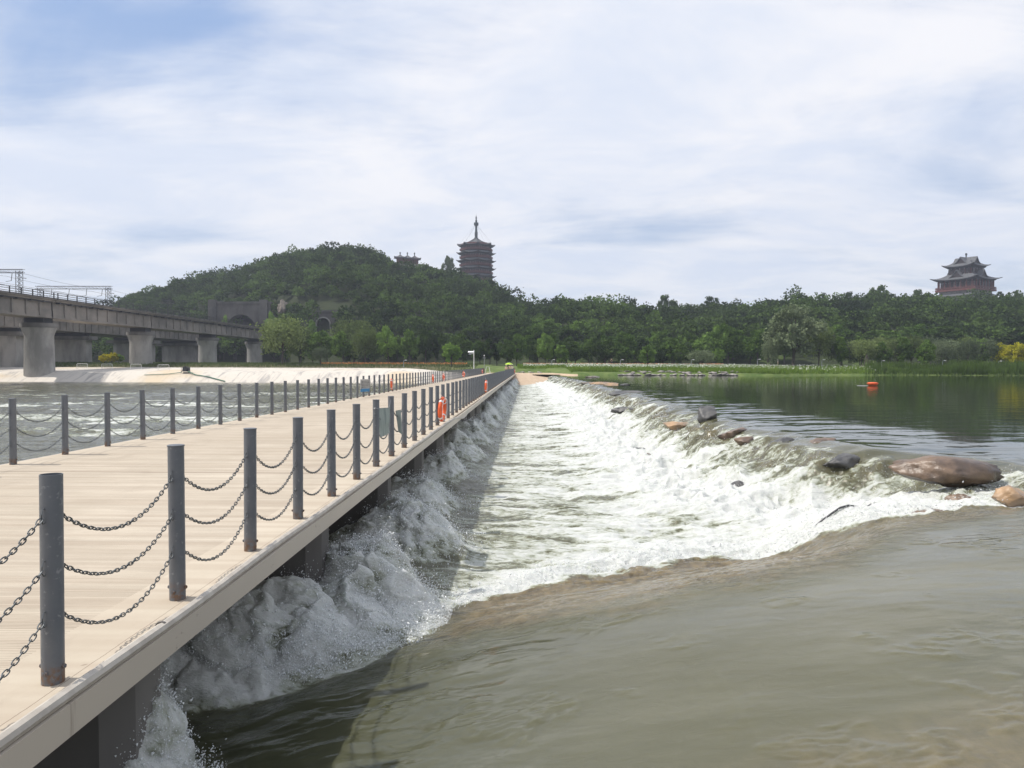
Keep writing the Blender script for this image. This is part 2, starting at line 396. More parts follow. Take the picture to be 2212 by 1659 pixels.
    eddies = spots*(.016*ridge(x*3.2+.6*fbm(x*2, y*2, 2, 5), y*6.5+.6*fbm(x*2, y*2, 2, 6), 3, 525, .5)+.005*fbm(x*11, y*17, 3, 527))
    swirl = sst(-x, -1.0, 1.0); eddies = eddies+swirl*(.055*fbm(x*.9+y*.5, y*1.5-x*.3, 3, 541)+.012*ridge(x*1.6+y, y*3.2, 3, 543, .5))
    poolz = pz+sw*damp*.55-.06*sst(y, yc-1.6, yc)+eddies
    sill = np.clip((y-yc)/(yf-yc), -1, 3)
    lin = .45*sst(sill, 0, 1.0)+.55*np.clip(sill, 0, 1); zr = poolz*(1-lin)+(zb-.02)*lin
    ramp = sst(sill, -.16, .02)*(1-sst(sill, .9, 1.1))
    zr = zr+ramp*sst(sill, 0, .1)*(.009*ridge(x*4.5, y*2.2, 3, 160, .5)+.003*fbm(x*14, y*9, 2, 161))
    toe = np.exp(-((sill-1.08)/.22)**2)
    zr = zr+toe*.07*(.5+ridge(x*1.8, y*1.8, 4, 165))*sst(x, -1.4, -.6)
    inpool = 1-sst(sill, .80+.22*fbm(x*1.8, y*1.8, 4, 170), 1.06)
    wv = sst(mound, .04, .16); inpool = inpool*(1-wv); foam = np.maximum(foam, wv*.7)
    foam = foam*(1-inpool)+toe*.45*(1-inpool)
    foam = foam+inpool*.17*sst(fbm(x*.9, y*3.5, 4, 171), .25, .55)*sst(x, 3.5, 6)*sst(sill, -.9, -.2)
    silt = inpool*(1-.60*sst(-x, -1.6, 1.6))+(1-inpool)*.85*sst(t, -.5, .25)  # pool colour darkened towards the footbridge: the bridge's shade painted in
    lakeness = (1-sst(t, -1.0, .2))*(1-inpool)
    silt = silt*(1-lakeness*.0)
    rkp = ramp*(.95-.5*sst(x, 3.0, 6.0))*sst(x, -1.3, -.4)*sst(sill+.18*fbm(x*1.3, y*1.3, 3, 162), -.12, .16)
    zr = np.maximum(zr-.03*wv, Z_LOW+mound*(.80+.42*rough)+.08*rough*wv-.12)*wv+zr*(1-wv)
    # shallow yellow bed close to the viewer
    rkp = np.maximum(rkp, .60*sst(-y+.25*x+.4*fbm(x*.6, y*.6, 3, 180), -4.2, -2.8)*sst(x, .2, 1.6)*inpool)
    rk = rk*(1-inpool)+rkp
    chopa = np.clip(turb*(1-inpool)+.10*inpool+.9*ramp*inpool+band*.6, 0, 1)
    # the far end: basin closes against the sand bank
    zr = np.where((y > 134) & (x < 4), Z_LOW-.1, zr)
    return zr, np.clip(foam, 0, 1.4), np.clip(silt, 0, 1), np.clip(rk, 0, 1), chopa

def river_patch(xs, ys):
    X, Y = np.meshgrid(xs, ys)
    z, f, s, r, c = river(X, Y)
    up = sst(z-Z_LOW, .12, .6)*sst(-X, -.2, 1.2)*sst(-Y, -40, -20)*sst(f, .2, .5)     # thrown-up water overhangs
    X = X+up*(.12*fbm(Y*2.0+z*3, z*2.6, 2, 601)+.03*fbm(Y*7+z*7, z*7+X*3, 3, 603)); Y = Y+up*(.12*fbm(X*2.0+z*3, z*2.6+4, 2, 605)+.03*fbm(X*7+z*7, z*7+Y*3, 3, 607))
    return np.stack([X, Y, z], -1).reshape(-1, 3), grid_faces(len(ys), len(xs)), [a.ravel() for a in (f, s, r, c)]
def join_patches(name, parts, m):
    Vs, Fs, As, o = [], [], [[], [], [], []], 0
    for V, Fq, A in parts:
        Vs.append(V); Fs.append(Fq+o); o += len(V)
        for i in range(4): As[i].append(A[i])
    A = [np.concatenate(a) for a in As]
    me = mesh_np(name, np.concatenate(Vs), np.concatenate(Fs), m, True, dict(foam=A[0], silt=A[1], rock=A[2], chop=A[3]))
    return link(name, me)
ys1 = 2.4*np.exp(np.linspace(0, math.log(30/2.4), 900)); ys1[-1] = 30
ys2 = 30*np.exp(np.linspace(0, math.log(135/30), 420))
near = river_patch(np.linspace(-4.6, 12, 1000), ys1)
far = river_patch(np.linspace(-4.6, 12, 420), ys2)
back = river_patch(np.linspace(-4.6, 12, 90), np.linspace(-14, 2.4, 80))
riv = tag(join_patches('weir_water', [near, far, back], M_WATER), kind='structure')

# lake upstream of the weir
def lake_patch(xs, ys):
    X, Y = np.meshgrid(xs, ys); z = X*0+Z_LAKE
    V = np.stack([X, Y, z], -1).reshape(-1, 3); n = len(V)
    return V, grid_faces(len(ys), len(xs)), [np.zeros(n), np.zeros(n), np.zeros(n), np.zeros(n)]
def lake_patch2(xs, ys):
    X, Y = np.meshgrid(xs, ys); z, f, s, r, c = river(X, Y); k = sst(X, 12, 16)
    z = z*(1-k)+Z_LAKE*k; V = np.stack([X, Y, z], -1).reshape(-1, 3)
    return V, grid_faces(len(ys), len(xs)), [a.ravel()*(1-k.ravel()) for a in (f, s, r, c)]
tag(join_patches('lake', [lake_patch2(np.linspace(12, 16, 12), np.linspace(-14, 135, 300)), lake_patch(np.linspace(16, 330, 40), np.linspace(-14, 155, 30)), lake_patch(np.linspace(1, 16, 4), np.linspace(135, 150, 3))], M_WATER), kind='structure')

# river below the weir
def down(x, y):
    ch = .085*ridge(x*.35+fbm(x*.2, y*.2, 2, 5), y*.8, 4, 201, .55)+.05*fbm(x*.9, y*1.6, 4, 210)+.015*fbm(x*4, y*6, 3, 215)
    fo = .05+.6*sst(fbm(x*.16, y*.42, 4, 220), .05, .42)
    for yk, wk, ak, xr in ((42, 3.0, .75, -70), (34, 2, .4, -50), (58, 3.5, .45, -60), (24, 1.8, .5, -26), (80, 5, .35, -60)):
        yy = yk+3.5*fbm(x*.06, y*0+yk, 2, 230)
        e = np.exp(-((y-yy)/wk)**2)*sst(x, xr, xr+25)
        fo = fo+ak*e*(.5+.5*ridge(x*.35, y*.5, 3, 240)); ch = ch+.22*e*ridge(x*.45, y*.6, 3, 250)
    edge = sst(x, -16, -9.2)
    fo = fo+edge*.55*(.4+.6*ridge(x*.6, y*.6, 3, 260)); ch = ch+edge*.16*ridge(x*.9, y*.9, 4, 270)
    shore = sst(y, 128, 133); fo = fo*(1-.5*sst(y, 70, 110))
    return Z_LOW+ch*(1-shore*.8), np.clip(fo, 0, 1)
def down_patch(xs, ys):
    X, Y = np.meshgrid(xs, ys); z, f = down(X, Y)
    n = X.size
    return np.stack([X, Y, z], -1).reshape(-1, 3), grid_faces(len(ys), len(xs)), [f.ravel(), np.full(n, .9), np.zeros(n), np.full(n, .75)]
yd = 3*np.exp(np.linspace(0, math.log(137/3), 620))
tag(join_patches('river_downstream', [down_patch(np.linspace(-62, -4.55, 620), yd), down_patch(np.linspace(-260, -62, 220), yd), down_patch(np.linspace(-80, -4.55, 60), np.linspace(-14, 3, 20))], M_WATER), kind='structure')

# river bed far below, so that nothing is open underneath
tag(link('river_bed', mesh_np('river_bed', [(-300, -16, -3.4), (340, -16, -3.4), (340, 175, -3.4), (-300, 175, -3.4)], [(0, 1, 2, 3)], M_SAND)), kind='structure')

# flying drops over the bow waves: uncountable
def spray():
    pts, lift = [], []
    R_ = np.random.RandomState(5)
    def put(a, l): pts.append(a); lift.append(np.full(len(a), l))
    for k, py_ in enumerate(PIER_Y[2:20]):
        n = (9000, 26000, 15000, 9000, 6000)[k] if k < 5 else 2500
        xk, yk = (-2.70, 4.9) if k == 0 else (-2.0, 9.15) if k == 1 else ((-2.05, 12.6) if k == 2 else (-2.3, py_-.75))
        put(R_.normal(0, 1, (n, 2))*([.26, .32] if k == 0 else [.48, .62])+[xk+.12, yk], .06)
    n = 26000; tt = R_.uniform(0, 1, n); fx = np.interp(tt, [0, .3, .6, .8, 1], [-4.0, -2.6, -1.7, -1.25, -.95]); fy = np.interp(tt, [0, .3, .6, .8, 1], [6.9, 6.85, 7.3, 7.9, 8.8])
    put(np.stack([fx+R_.normal(0, .16, n), fy+np.abs(R_.normal(0, .30, n))-.10], -1), .035)
    n = 14000; xx = R_.uniform(-1.0, 6.5, n); put(np.stack([xx, np.interp(xx, PX, P_YF)+np.abs(R_.normal(0, .5, n))-.12], -1), .03)
    n = 30000; yy = R_.uniform(0, 1, n)**1.7*45+10.5; put(np.stack([crest_x(yy)-R_.uniform(.6, 4.2, n), yy], -1), .05)
    P = np.concatenate(pts); L_ = np.concatenate(lift); z, f = river(P[:, 0], P[:, 1])[:2]
    keep = f > .25; P, L_, z = P[keep], L_[keep], z[keep]
    z = z+np.abs(R_.normal(0, 1, len(P)))**1.6*L_-.01
    r = np.clip(.0017*np.exp(R_.normal(0, .6, len(P))), .0008, .008)*(1+.05*P[:, 1])
    base = np.array([(1, 1, 1), (-1, -1, 1), (-1, 1, -1), (1, -1, -1)], float)*.7
    d = R_.normal(0, 1, (len(P), 3))+[.3, 0, .8]; d /= np.linalg.norm(d, axis=1)[:, None]
    B = base[None]*r[:, None, None]; B = B+(B*d[:, None, :]).sum(2)[..., None]*d[:, None, :]*R_.uniform(.3, 2.6, len(P))[:, None, None]
    V = (np.stack([P[:, 0], P[:, 1], z], -1)[:, None, :]+B).reshape(-1, 3)
    o = np.arange(len(P))[:, None, None]*4
    Fq = (o+np.array([(0, 1, 2), (0, 3, 1), (0, 2, 3), (1, 3, 2)])[None]).reshape(-1, 3)
    return mesh_np('water_spray', V, Fq, M_FOAM)
tag(link('water_spray', spray()), 'white drops and spray flying over the foaming water beside the footbridge', 'spray', kind='stuff')

# ------------------------------------------------------------------ far land
SK = [(-900, 700), (100, 690), (225, 680), (255, 655), (300, 638), (360, 615), (420, 600), (480, 590), (540, 578), (600, 562), (650, 551), (700, 541), (760, 542), (820, 552), (860, 576), (900, 584), (950, 590), (985, 597), (1020, 600), (1060, 612), (1090, 630), (1120, 651), (1160, 662), (1250, 663), (1350, 666), (1420, 670), (1500, 670), (1600, 662), (1700, 656), (1800, 658), (1900, 644), (2000, 646), (2100, 640), (2212, 640), (2600, 636), (3200, 696)]
SKA = [(u-1139)/F for u, v in SK]; SKV = [v for u, v in SK]
XA0, XA1 = W(462, 660, 285).x, W(584, 660, 285).x      # wide tunnel portal
XB0, XB1 = W(672, 690, 268).x, W(728, 690, 268).x      # small tunnel portal
def terrain(x, y):
    a = x/np.maximum(y, 60)
    v = np.interp(a, SKA, SKV); yr = np.interp(a, [-.6, -.05, .05, 1], [400, 400, 350, 340])
    th = np.interp(a, [-.6, -.15, -.04, .02, .5, 1], [8.5, 8.5, 11, 8.5, 9, 12])
    hr = (788-v)/F*yr+EYE-th
    y0 = np.interp(a, [-.6, -.36, -.28, 0, 1], [258, 256, 226, 204, 194])
    t = np.clip((y-y0)/(yr-y0), 0, 3)
    hill = np.where(t < 1, hr*(1-(1-np.clip(t, 0, 1))**1.55), hr*(1-.35*np.clip(t-1, 0, 1.6)))
    hill = np.maximum(hill, 0)+(6.5*fbm(x*.022, y*.022, 3, 300))*sst(t, .05, .35)*(1-.75*sst(t, .75, 1.0))
    z = np.interp(y, [100, 137, 139, 150, 165, 190, 235], [-1.0, -.35, .25, .95, 1.3, 1.6, 2.1])+hill*sst(t, 0, .08)+.12*fbm(x*.12, y*.12, 3, 310)
    # lake shore
    ys = np.interp(x, [-12, 6, 12, 45, 58, 80, 100, 125, 330], [134, 126, 127, 129, 138, 142, 138, 128, 128])
    z = np.where(x > 4, np.interp(y-ys, [-20, -1.2, 0, 1.2, 3, 12, 40], [-2.5, -.7, -.16, .32, .5, .95, 1.4])*(1-sst(y, 165, 190))+z*sst(y, 165, 190), z); zl = z
    # sand bank that closes the basin
    sb = (x > -9) & (x <= 9)
    yb = 120+np.clip(x, -3, 6)*1.3
    z = np.where(sb, np.interp(y-yb, [-8, 0, 14, 24], [-2.6, -1.7, -.2, -.02])*(1-sst(y, 146, 152))+z*sst(y, 146, 152), z); ks = sst(x, 4, 9)*(y < 190); z = z*(1-ks)+np.where(x > 4, zl, z)*ks
    # below the concrete bank
    ap = (x <= -9)
    z = np.where(ap, np.interp(y, [120, 134, 160, 166, 176, 190], [-3.4, -3.4, -.2, 1.15, 1.75, 1.85])*(1-sst(y, 186, 196))+z*sst(y, 186, 196), z)
    # level ground in front of the two tunnel mouths
    for (q0, q1, yp, zf) in ((XA0, XA1, 285, 14.), (XB0, XB1, 268, 13.)):
        z = np.where((x/y > q0/yp) & (x/y < q1/yp) & (y < yp+1), np.minimum(z, zf), z)
    return z
def land():
    m, t = newmat('bank_and_hill')
    g = t.n('ShaderNodeNewGeometry').outputs['Position']
    s = t.n('ShaderNodeSeparateXYZ', ins={0: g})
    n = t.noise(g, .6, 6, .65); n2 = t.noise(g, .09, 4, .6)
    grass = t.mix(t.ss(n, .3, .7), (.07, .115, .03, 1), (.15, .19, .06, 1))
    soil = t.mix(t.ss(n, .35, .65), (.10, .085, .055, 1), (.17, .135, .09, 1))
    sand = t.mix(t.ss(t.noise(g, 1.4, 5, .6), .3, .7), (.45, .34, .24, 1), (.56, .43, .31, 1))
    forest = t.mix(n, (.018, .026, .012, 1), (.045, .055, .025, 1))
    k = t.ss(s.outputs[0], -28, -5, 1, 0)
    c = t.mix(t.math('MULTIPLY', k, .85), grass, soil)
    yb = t.math('GREATER_THAN', s.outputs[1], 152.0)
    lowz = t.math('MULTIPLY', t.math('LESS_THAN', s.outputs[0], 9.0), t.math('GREATER_THAN', s.outputs[0], -9.5))
    c = t.mix(t.math('MULTIPLY', t.math('MULTIPLY', lowz, t.ss(s.outputs[2], .0, .18, 1, 0)), t.math('SUBTRACT', 1.0, yb)), c, sand)
    c = t.mix(t.ss(s.outputs[1], 178, 196), c, t.mix(t.ss(n2, .45, .6), forest, (.075, .11, .03, 1)))
    c = t.mix(t.ss(s.outputs[1], 205, 225), c, forest)
    b = t.n('ShaderNodeBump', ins={'Strength': 1, 'Distance': .25, 'Height': n})
    p = t.n('ShaderNodeBsdfPrincipled', ins={'Base Color': c, 'Roughness': .95, 'Specular IOR Level': .15, 'Normal': b.outputs[0]})
    finish(m, t, p.outputs[0]); return m
M_LAND = land()
xs = np.concatenate([np.linspace(-420, -150, 60), np.linspace(-148, -12, 220), np.linspace(-11.5, 14, 52), np.linspace(15, 330, 210), np.linspace(335, 600, 40)])
ysl = np.concatenate([np.linspace(112, 200, 130), np.linspace(201, 460, 190), np.linspace(465, 1200, 30)])
X, Y = np.meshgrid(xs, ysl); Z = terrain(X, Y)
tag(link('hills_and_bank', mesh_np('hills_and_bank', np.stack([X, Y, Z], -1).reshape(-1, 3), grid_faces(len(ysl), len(xs)), M_LAND)), kind='structure')
# plain that reaches the horizon
tag(link('ground', mesh_np('ground', [(-4000, 300, 1.0), (4000, 300, 1.0), (4000, 5000, 1.0), (-4000, 5000, 1.0)], [(0, 1, 2, 3)], M_LAND)), kind='structure')

# concrete bank of the lower river
m, t = newmat('apron_concrete')
g = t.n('ShaderNodeNewGeometry').outputs['Position']
s_ = t.noise(t.mapping(g, scale=(.22, .05, .05), rot=(0, 0, .55)), 3.0, 6, .65, .6); s2 = t.noise(g, .06, 4, .6)
c = t.mix(t.ss(s_, .50, .66), (.60, .55, .48, 1), (.36, .335, .31, 1))
xq_ = t.n('ShaderNodeSeparateXYZ', ins={0: g}).outputs[0]; jt_ = t.math('LESS_THAN', t.math('FRACT', t.math('DIVIDE', xq_, 5.0)), .02); c = t.mix(t.math('MULTIPLY', jt_, .5), c, (.25, .23, .21, 1))
c = t.mix(t.math('MULTIPLY', t.ss(t.noise(g, 1.6, 5, .7), .5, .75), .3), c, (.40, .34, .27, 1))
c = t.mix(t.math('MULTIPLY', t.ss(s2, .52, .68), .6), c, (.58, .44, .26, 1))
finish(m, t, t.n('ShaderNodeBsdfPrincipled', ins={'Base Color': c, 'Roughness': .85}).outputs[0]); M_APRON = m
ax = np.linspace(-260, -9.2, 160); prof_y = [133.0, 134.2, 136.5, 138.6, 141, 146, 156, 163]; prof_z = [-2.2, -1.75, -.75, .12, .35, .5, .78, .95]
AX, AY = np.meshgrid(ax, prof_y); AZ = np.repeat(np.array(prof_z)[:, None], len(ax), 1)+.05*fbm(AX*.08, AY*.1, 3, 400)
fade = sst(AX, -60, -9.2)
AY = np.where(AY > 139, 139+(AY-139)*(1-.72*fade), AY); AZ = AZ-.9*sst(AX, -26, -12)*(AY > 137)
tag(link('concrete_bank', mesh_np('concrete_bank', np.stack([AX, AY, AZ], -1).reshape(-1, 3), grid_faces(len(prof_y), len(ax)), M_APRON)), kind='structure')
# ------------------------------------------------------------------ footbridge
ORD = ['zeroth', 'first', 'second', 'third', 'fourth', 'fifth', 'sixth', 'seventh', 'eighth', 'ninth', 'tenth', 'eleventh', 'twelfth', 'thirteenth', 'fourteenth', 'fifteenth', 'sixteenth', 'seventeenth', 'eighteenth', 'nineteenth', 'twentieth', 'twenty-first', 'twenty-second', 'twenty-third', 'twenty-fourth', 'twenty-fifth', 'twenty-sixth', 'twenty-seventh', 'twenty-eighth', 'twenty-ninth', 'thirtieth']
XR, XL, YR0, YL0, SP, PH = -2.4414, -8.3887, 3.5693, 11.3756, 1.3053, 1.076
Y_END = 139.0
def deckmat():
    m, t = newmat('deck_planks')
    co = t.n('ShaderNodeTexCoord').outputs['Object']
    s = t.n('ShaderNodeSeparateXYZ', ins={0: co}); x, y = s.outputs[0], s.outputs[1]
    wob = t.math('MULTIPLY', t.noise(t.mapping(co, scale=(1.2, 8, 1)), 1.0, 3), .006)
    yy = t.math('ADD', y, wob)
    gr = t.math('ABSOLUTE', t.math('SUBTRACT', t.math('FRACT', t.math('DIVIDE', yy, .0235)), .5))
    gr = t.ss(gr, .30, .47)                                  # thin groove
    pl = t.math('FRACT', t.math('DIVIDE', y, .152))
    inb = t.math('MULTIPLY', t.math('GREATER_THAN', pl, .16), t.math('LESS_THAN', pl, .94))
    wear = t.ss(t.noise(t.mapping(co, scale=(.5, 2.2, 1)), 1.6, 5, .65), .33, .58)
    inx = t.math('MULTIPLY', t.math('LESS_THAN', x, XR-.36), t.math('GREATER_THAN', x, XL+.36))
    g = t.math('MULTIPLY', t.math('MULTIPLY', gr, inb), t.math('MULTIPLY', inx, t.math('MULTIPLY_ADD', wear, .75, .25)))
    jn = t.math('LESS_THAN', t.math('ABSOLUTE', t.math('SUBTRACT', t.math('FRACT', t.math('DIVIDE', t.math('ADD', y, 2.0), 8.42)), .5)), .0014)
    crk = t.math('LESS_THAN', t.math('ABSOLUTE', t.math('SUBTRACT', t.math('ADD', x, t.math('MULTIPLY', t.noise(co, 1.3, 6, .7), .035)), XR+.078)), .0016)
    big = t.noise(co, .35, 5, .6); fine = t.noise(co, 14, 6, .7); plv = t.noise(t.mapping(co, scale=(.12, 1/.152, 1)), 1.0, 1)
    c = t.mix(t.ss(big, .3, .7), (.48, .415, .325, 1), (.56, .49, .395, 1))
    c = t.mix(t.math('MULTIPLY', t.ss(plv, .35, .7), .55), c, (.40, .325, .25, 1))
    c = t.mix(t.math('MULTIPLY', t.ss(fine, .5, .8), .25), c, (.36, .29, .22, 1))
    c = t.mix(t.math('MULTIPLY', t.ss(t.noise(t.mapping(co, scale=(1, .6, 1)), .9, 6, .7, .5), .52, .72), .35), c, (.33, .27, .21, 1))
    gap = t.math('MULTIPLY', t.math('LESS_THAN', pl, .045), inx); c = t.mix(t.math('MULTIPLY', gap, .55), c, (.20, .15, .11, 1))
    spot = t.ss(t.noise(co, 5.2, 2), .77, .80)
    c = t.mix(t.math('MULTIPLY', spot, .6), c, (.12, .08, .06, 1))
    c = t.mix(t.math('MULTIPLY', g, .85), c, (.20, .15, .11, 1))
    c = t.mix(t.math('MAXIMUM', jn, crk), c, (.13, .09, .07, 1))
    h = t.math('SUBTRACT', t.math('MULTIPLY', fine, .002), t.math('MULTIPLY', g, .004))
    b = t.n('ShaderNodeBump', ins={'Strength': .7, 'Distance': 1, 'Height': h})
    finish(m, t, t.n('ShaderNodeBsdfPrincipled', ins={'Base Color': c, 'Roughness': .85, 'Normal': b.outputs[0], 'Specular IOR Level': .25}).outputs[0])
    return m
M_DECK = deckmat()
m, t = newmat('fascia_stained')
co = t.n('ShaderNodeTexCoord').outputs['Object']
run = t.noise(t.mapping(co, scale=(1, 9, .5)), 1.0, 4, .6); n_ = t.noise(t.mapping(co, scale=(1, 1, 2)), 3.5, 6, .75)
c = t.mix(t.ss(n_, .62, .70), (.50, .44, .365, 1), (.19, .13, .10, 1))
c = t.mix(t.math('MULTIPLY', t.ss(run, .66, .76), .7), c, (.16, .11, .085, 1))
c = t.mix(t.math('MULTIPLY', t.ss(t.noise(co, .5, 3), .4, .7), .3), c, (.36, .33, .30, 1))
finish(m, t, t.n('ShaderNodeBsdfPrincipled', ins={'Base Color': c, 'Roughness': .5}).outputs[0]); M_FASCIA = m

fb = tag(empty('footbridge', (0, 0, 0)), 'long low footbridge with beige grooved deck crossing the river beside the weir', 'footbridge')
MB().box(XL-.16, XR+.125, -6, Y_END+8, -.20, 0).obj('deck', M_DECK, fb)
MB().box(-2.262, -2.222, -6, Y_END, -.178, -.016).obj('fascia_beam', M_FASCIA, fb)
MB().box(-2.312, -2.264, -6, Y_END, -.10, -.075).obj('gutter', M_UNDER, fb)
MB().box(XL-.24, XL-.165, -6, Y_END, -.19, -.01).obj('edge_beam', M_BEAM, fb)
for py_ in PIER_Y:
    p = MB(); z0, z1 = -3.3, -.202
    prof = [(XL-.05, py_), (-2.72, py_), (-2.56, py_+.14), (-2.56, py_+.46), (-2.72, py_+.6), (XL-.05, py_+.6)]
    vs = [(a, b, z0) for a, b in prof]+[(a, b, z1) for a, b in prof]; n = len(prof)
    p.add(vs, [tuple(range(n-1, -1, -1)), tuple(range(n, 2*n))]+[(i, (i+1) % n, n+(i+1) % n, n+i) for i in range(n)])
    p.obj('pier', M_CONC_D, fb)
pts = []
for i in range(0, 420):
    y = -5+i*.35
    bow = math.exp(-((y-25)/2.2)**2)
    pts.append((-2.262+.03*bow+.006*math.sin(y*1.7)+.006*math.sin(y*.61), y, .012-.19*bow-.07*math.exp(-((y-31)/5)**2)+.004*math.sin(y*2.3)))
pipe = tag(MB().tube(pts, .034, 8).obj('drain_pipe', M_PIPE, None, smooth=True), 'beige plastic pipe lying along the water-side edge of the footbridge, sagging midway', 'pipe')
MB().tube([(-2.262, y_, .012) for y_ in (4.30, 4.32)], .037, 12).obj('pipe_joint', M_UNDER, pipe)
# grit and pebbles caught in the gutter
peb = MB()
for i in range(170):
    y = 2.5+rnd.random()**2*14; r = rnd.uniform(.006, .015)
    c0 = Vector((-2.305+rnd.uniform(-.012, .012), y, -.02+rnd.uniform(-.01, .02)))
    vs = [c0+Vector((rnd.uniform(.7, 1.2)*a*r, rnd.uniform(.7, 1.4)*b*r, rnd.uniform(.6, 1)*c_*r)) for a, b, c_ in ((1, 0, 0), (-1, 0, 0), (0, 1, 0), (0, -1, 0), (0, 0, 1), (0, 0, -1))]
    peb.add(vs, [(0, 2, 4), (2, 1, 4), (1, 3, 4), (3, 0, 4), (2, 0, 5), (1, 2, 5), (3, 1, 5), (0, 3, 5)])
tag(peb.obj('gutter_grit', M_SAND), 'small stones and grit caught in the gap along the deck edge', 'grit', kind='stuff')

# ------------------------------------------------------------------ railing posts
R_P = .053
tube_me = MB().lathe([(R_P*.93, 0), (R_P, .0), (R_P, PH)], 28).mesh('tube', M_POST, smooth=True)
cap_me = MB().lathe([(R_P, PH-.004), (R_P+.004, PH-.003), (R_P+.004, PH+.004), (R_P*.9, PH+.007), (0.0001, PH+.008)], 28).mesh('cap', M_POST, smooth=True)
open_me = MB().lathe([(R_P, 0), (R_P, PH+.0), (R_P-.004, PH), (R_P-.004, PH-.35)], 28).mesh('tube', M_POST, smooth=True)
bolt = MB()
bolt.bar((-R_P-.016, 0, 0), (R_P+.016, 0, 0), .0055, 8); bolt.bar((-R_P-.012, 0, 0), (-R_P-.001, 0, 0), .012, 6); bolt.bar((R_P+.001, 0, 0), (R_P+.012, 0, 0), .012, 6)
bolt_me = bolt.mesh('bolt', M_POST)
bolt2 = MB(); bolt2.bar((0, -R_P-.014, 0), (0, R_P+.014, 0), .006, 8); bolt2.bar((0, -R_P-.01, 0), (0, -R_P-.001, 0), .013, 6); bolt2_me = bolt2.mesh('bolt', M_POST)
hk = MB()
for sgn in (1,):
    hk.tube([(0, sgn*(R_P-.002), .045), (0, sgn*(R_P+.012), .047), (0, sgn*(R_P+.022), .02), (0, sgn*(R_P+.024), -.01), (0, sgn*(R_P+.012), -.028), (0, sgn*(R_P-.004), -.024)], .0032, 6)
hook_me = hk.mesh('hook', M_CHAIN, smooth=True)
simple = MB().lathe([(R_P, 0), (R_P, PH-.003), (R_P+.004, PH-.003), (R_P+.004, PH+.004), (0.0001, PH+.008)], 14).mesh('railing_post', M_POST, smooth=True)
CH_Z = (.86, .595, .335)
SIDE = {'R': (XR, YR0, 'beside the white water', 'weir-side'), 'L': (XL, YL0, 'over the downstream river', 'downstream-side')}
posts = {'R': [], 'L': []}
for side in 'RL':
    x0, y0, txt, adj = SIDE[side]
    i0 = -1 if side == 'R' else -3
    n = int((Y_END-y0)/SP)
    vis = 0
    for i in range(i0, n+1):
        y = y0+i*SP; posts[side].append(y)
        rr = random.Random(i*7+(3 if side == 'R' else 5))
        vis_i = i+1 if side == 'R' else i+1
        if vis_i < 1: lab = f'grey steel railing post of the {adj} railing, nearer than the first one in view'
        elif vis_i <= 30: lab = f'{"open-topped " if (side=="R" and i==0) else ""}grey steel railing post, {ORD[vis_i]} from the viewer in the {adj} railing'
        else: lab = f'grey steel railing post in the far crowded stretch of the {adj} railing'
        near = (side == 'R' and i < 16) or (side == 'L' and i < 10)
        if near:
            o = empty('railing_post', (x0, y, 0), 0)
            op = side == 'R' and i == 0
            link('tube', open_me if op else tube_me, o)
            if op: MB().lathe([(R_P-.006, PH-.3), (.0001, PH-.3)], 20).obj('tube_inside', M_POSTIN, o)
            else: link('cap', cap_me, o)
            b1 = link('bolt', bolt_me, o); b1.location.z = .085
            b2 = link('bolt', bolt2_me, o); b2.location.z = .062
            for hz in CH_Z:
                h = link('hook', hook_me, o); h.location.z = hz
                h = link('hook', hook_me, o); h.location.z = hz; h.rotation_euler.z = PI
        else:
            o = link('railing_post', simple); o.location = (x0, y, 0)
        o.rotation_euler = (rr.uniform(-.012, .012), rr.uniform(-.008, .008), 0)
        tag(o, lab, 'railing post', f'posts of the {adj} railing')

# ------------------------------------------------------------------ chains
def chain_mesh(sag, seed, nseg=10, nside=5):
    span = SP-2*(R_P+.018)
    L = span*(1+8/3*(sag/span)**2); n = int(L/.0345)
    # points equally spaced along the hanging curve
    ys = np.linspace(0, span, 400); zs = -4*sag*(ys/span)*(1-ys/span)
    d = np.concatenate([[0], np.cumsum(np.hypot(np.diff(ys), np.diff(zs)))])
    k = np.linspace(0, d[-1], n+1); Yk = np.interp(k, d, ys); Zk = np.interp(k, d, zs)
    mb = MB(); hl, hw, r = .0225, .0105, .0036
    rr = random.Random(seed)
    for i in range(n):
        a = Vector((0, Yk[i], Zk[i])); b = Vector((0, Yk[i+1], Zk[i+1])); c0 = (a+b)/2; d_ = (b-a).normalized()
        u_ = Vector((1, 0, 0)); w_ = d_.cross(u_)
        ang = (PI/4 if i % 2 else -PI/4)+rr.uniform(-.22, .22)
        side = u_*math.cos(ang)+w_*math.sin(ang)
        pts = []
        for s in range(nseg):
            t_ = 2*PI*s/nseg; ca, sa = math.cos(t_), math.sin(t_)
            ex = math.copysign(abs(ca)**.75, ca)*hl; ey = math.copysign(abs(sa)**.75, sa)*hw
            pts.append(c0+d_*ex+side*ey)
        mb.tube(pts, r, nside, closed=True)
    me = mb.mesh('chain', M_CHAIN, smooth=True, angle=80)
    me.transform(Matrix.Translation((0, R_P+.018, 0))); return me
chains_me = [chain_mesh(s, i) for i, s in enumerate((.195, .21, .185))]
chain_low = chain_mesh(.195, 9, 6, 3)
cands = []
for side in 'RL':
    ps = posts[side]
    for j in range(len(ps)-1):
        for lv in range(3):
            cands.append((math.hypot(SIDE[side][0], ps[j]+SP/2) if ps[j] > 0 or side == 'R' else 99, side, j, lv))
cands.sort(); farv = []
lvn = ('top', 'middle', 'bottom')
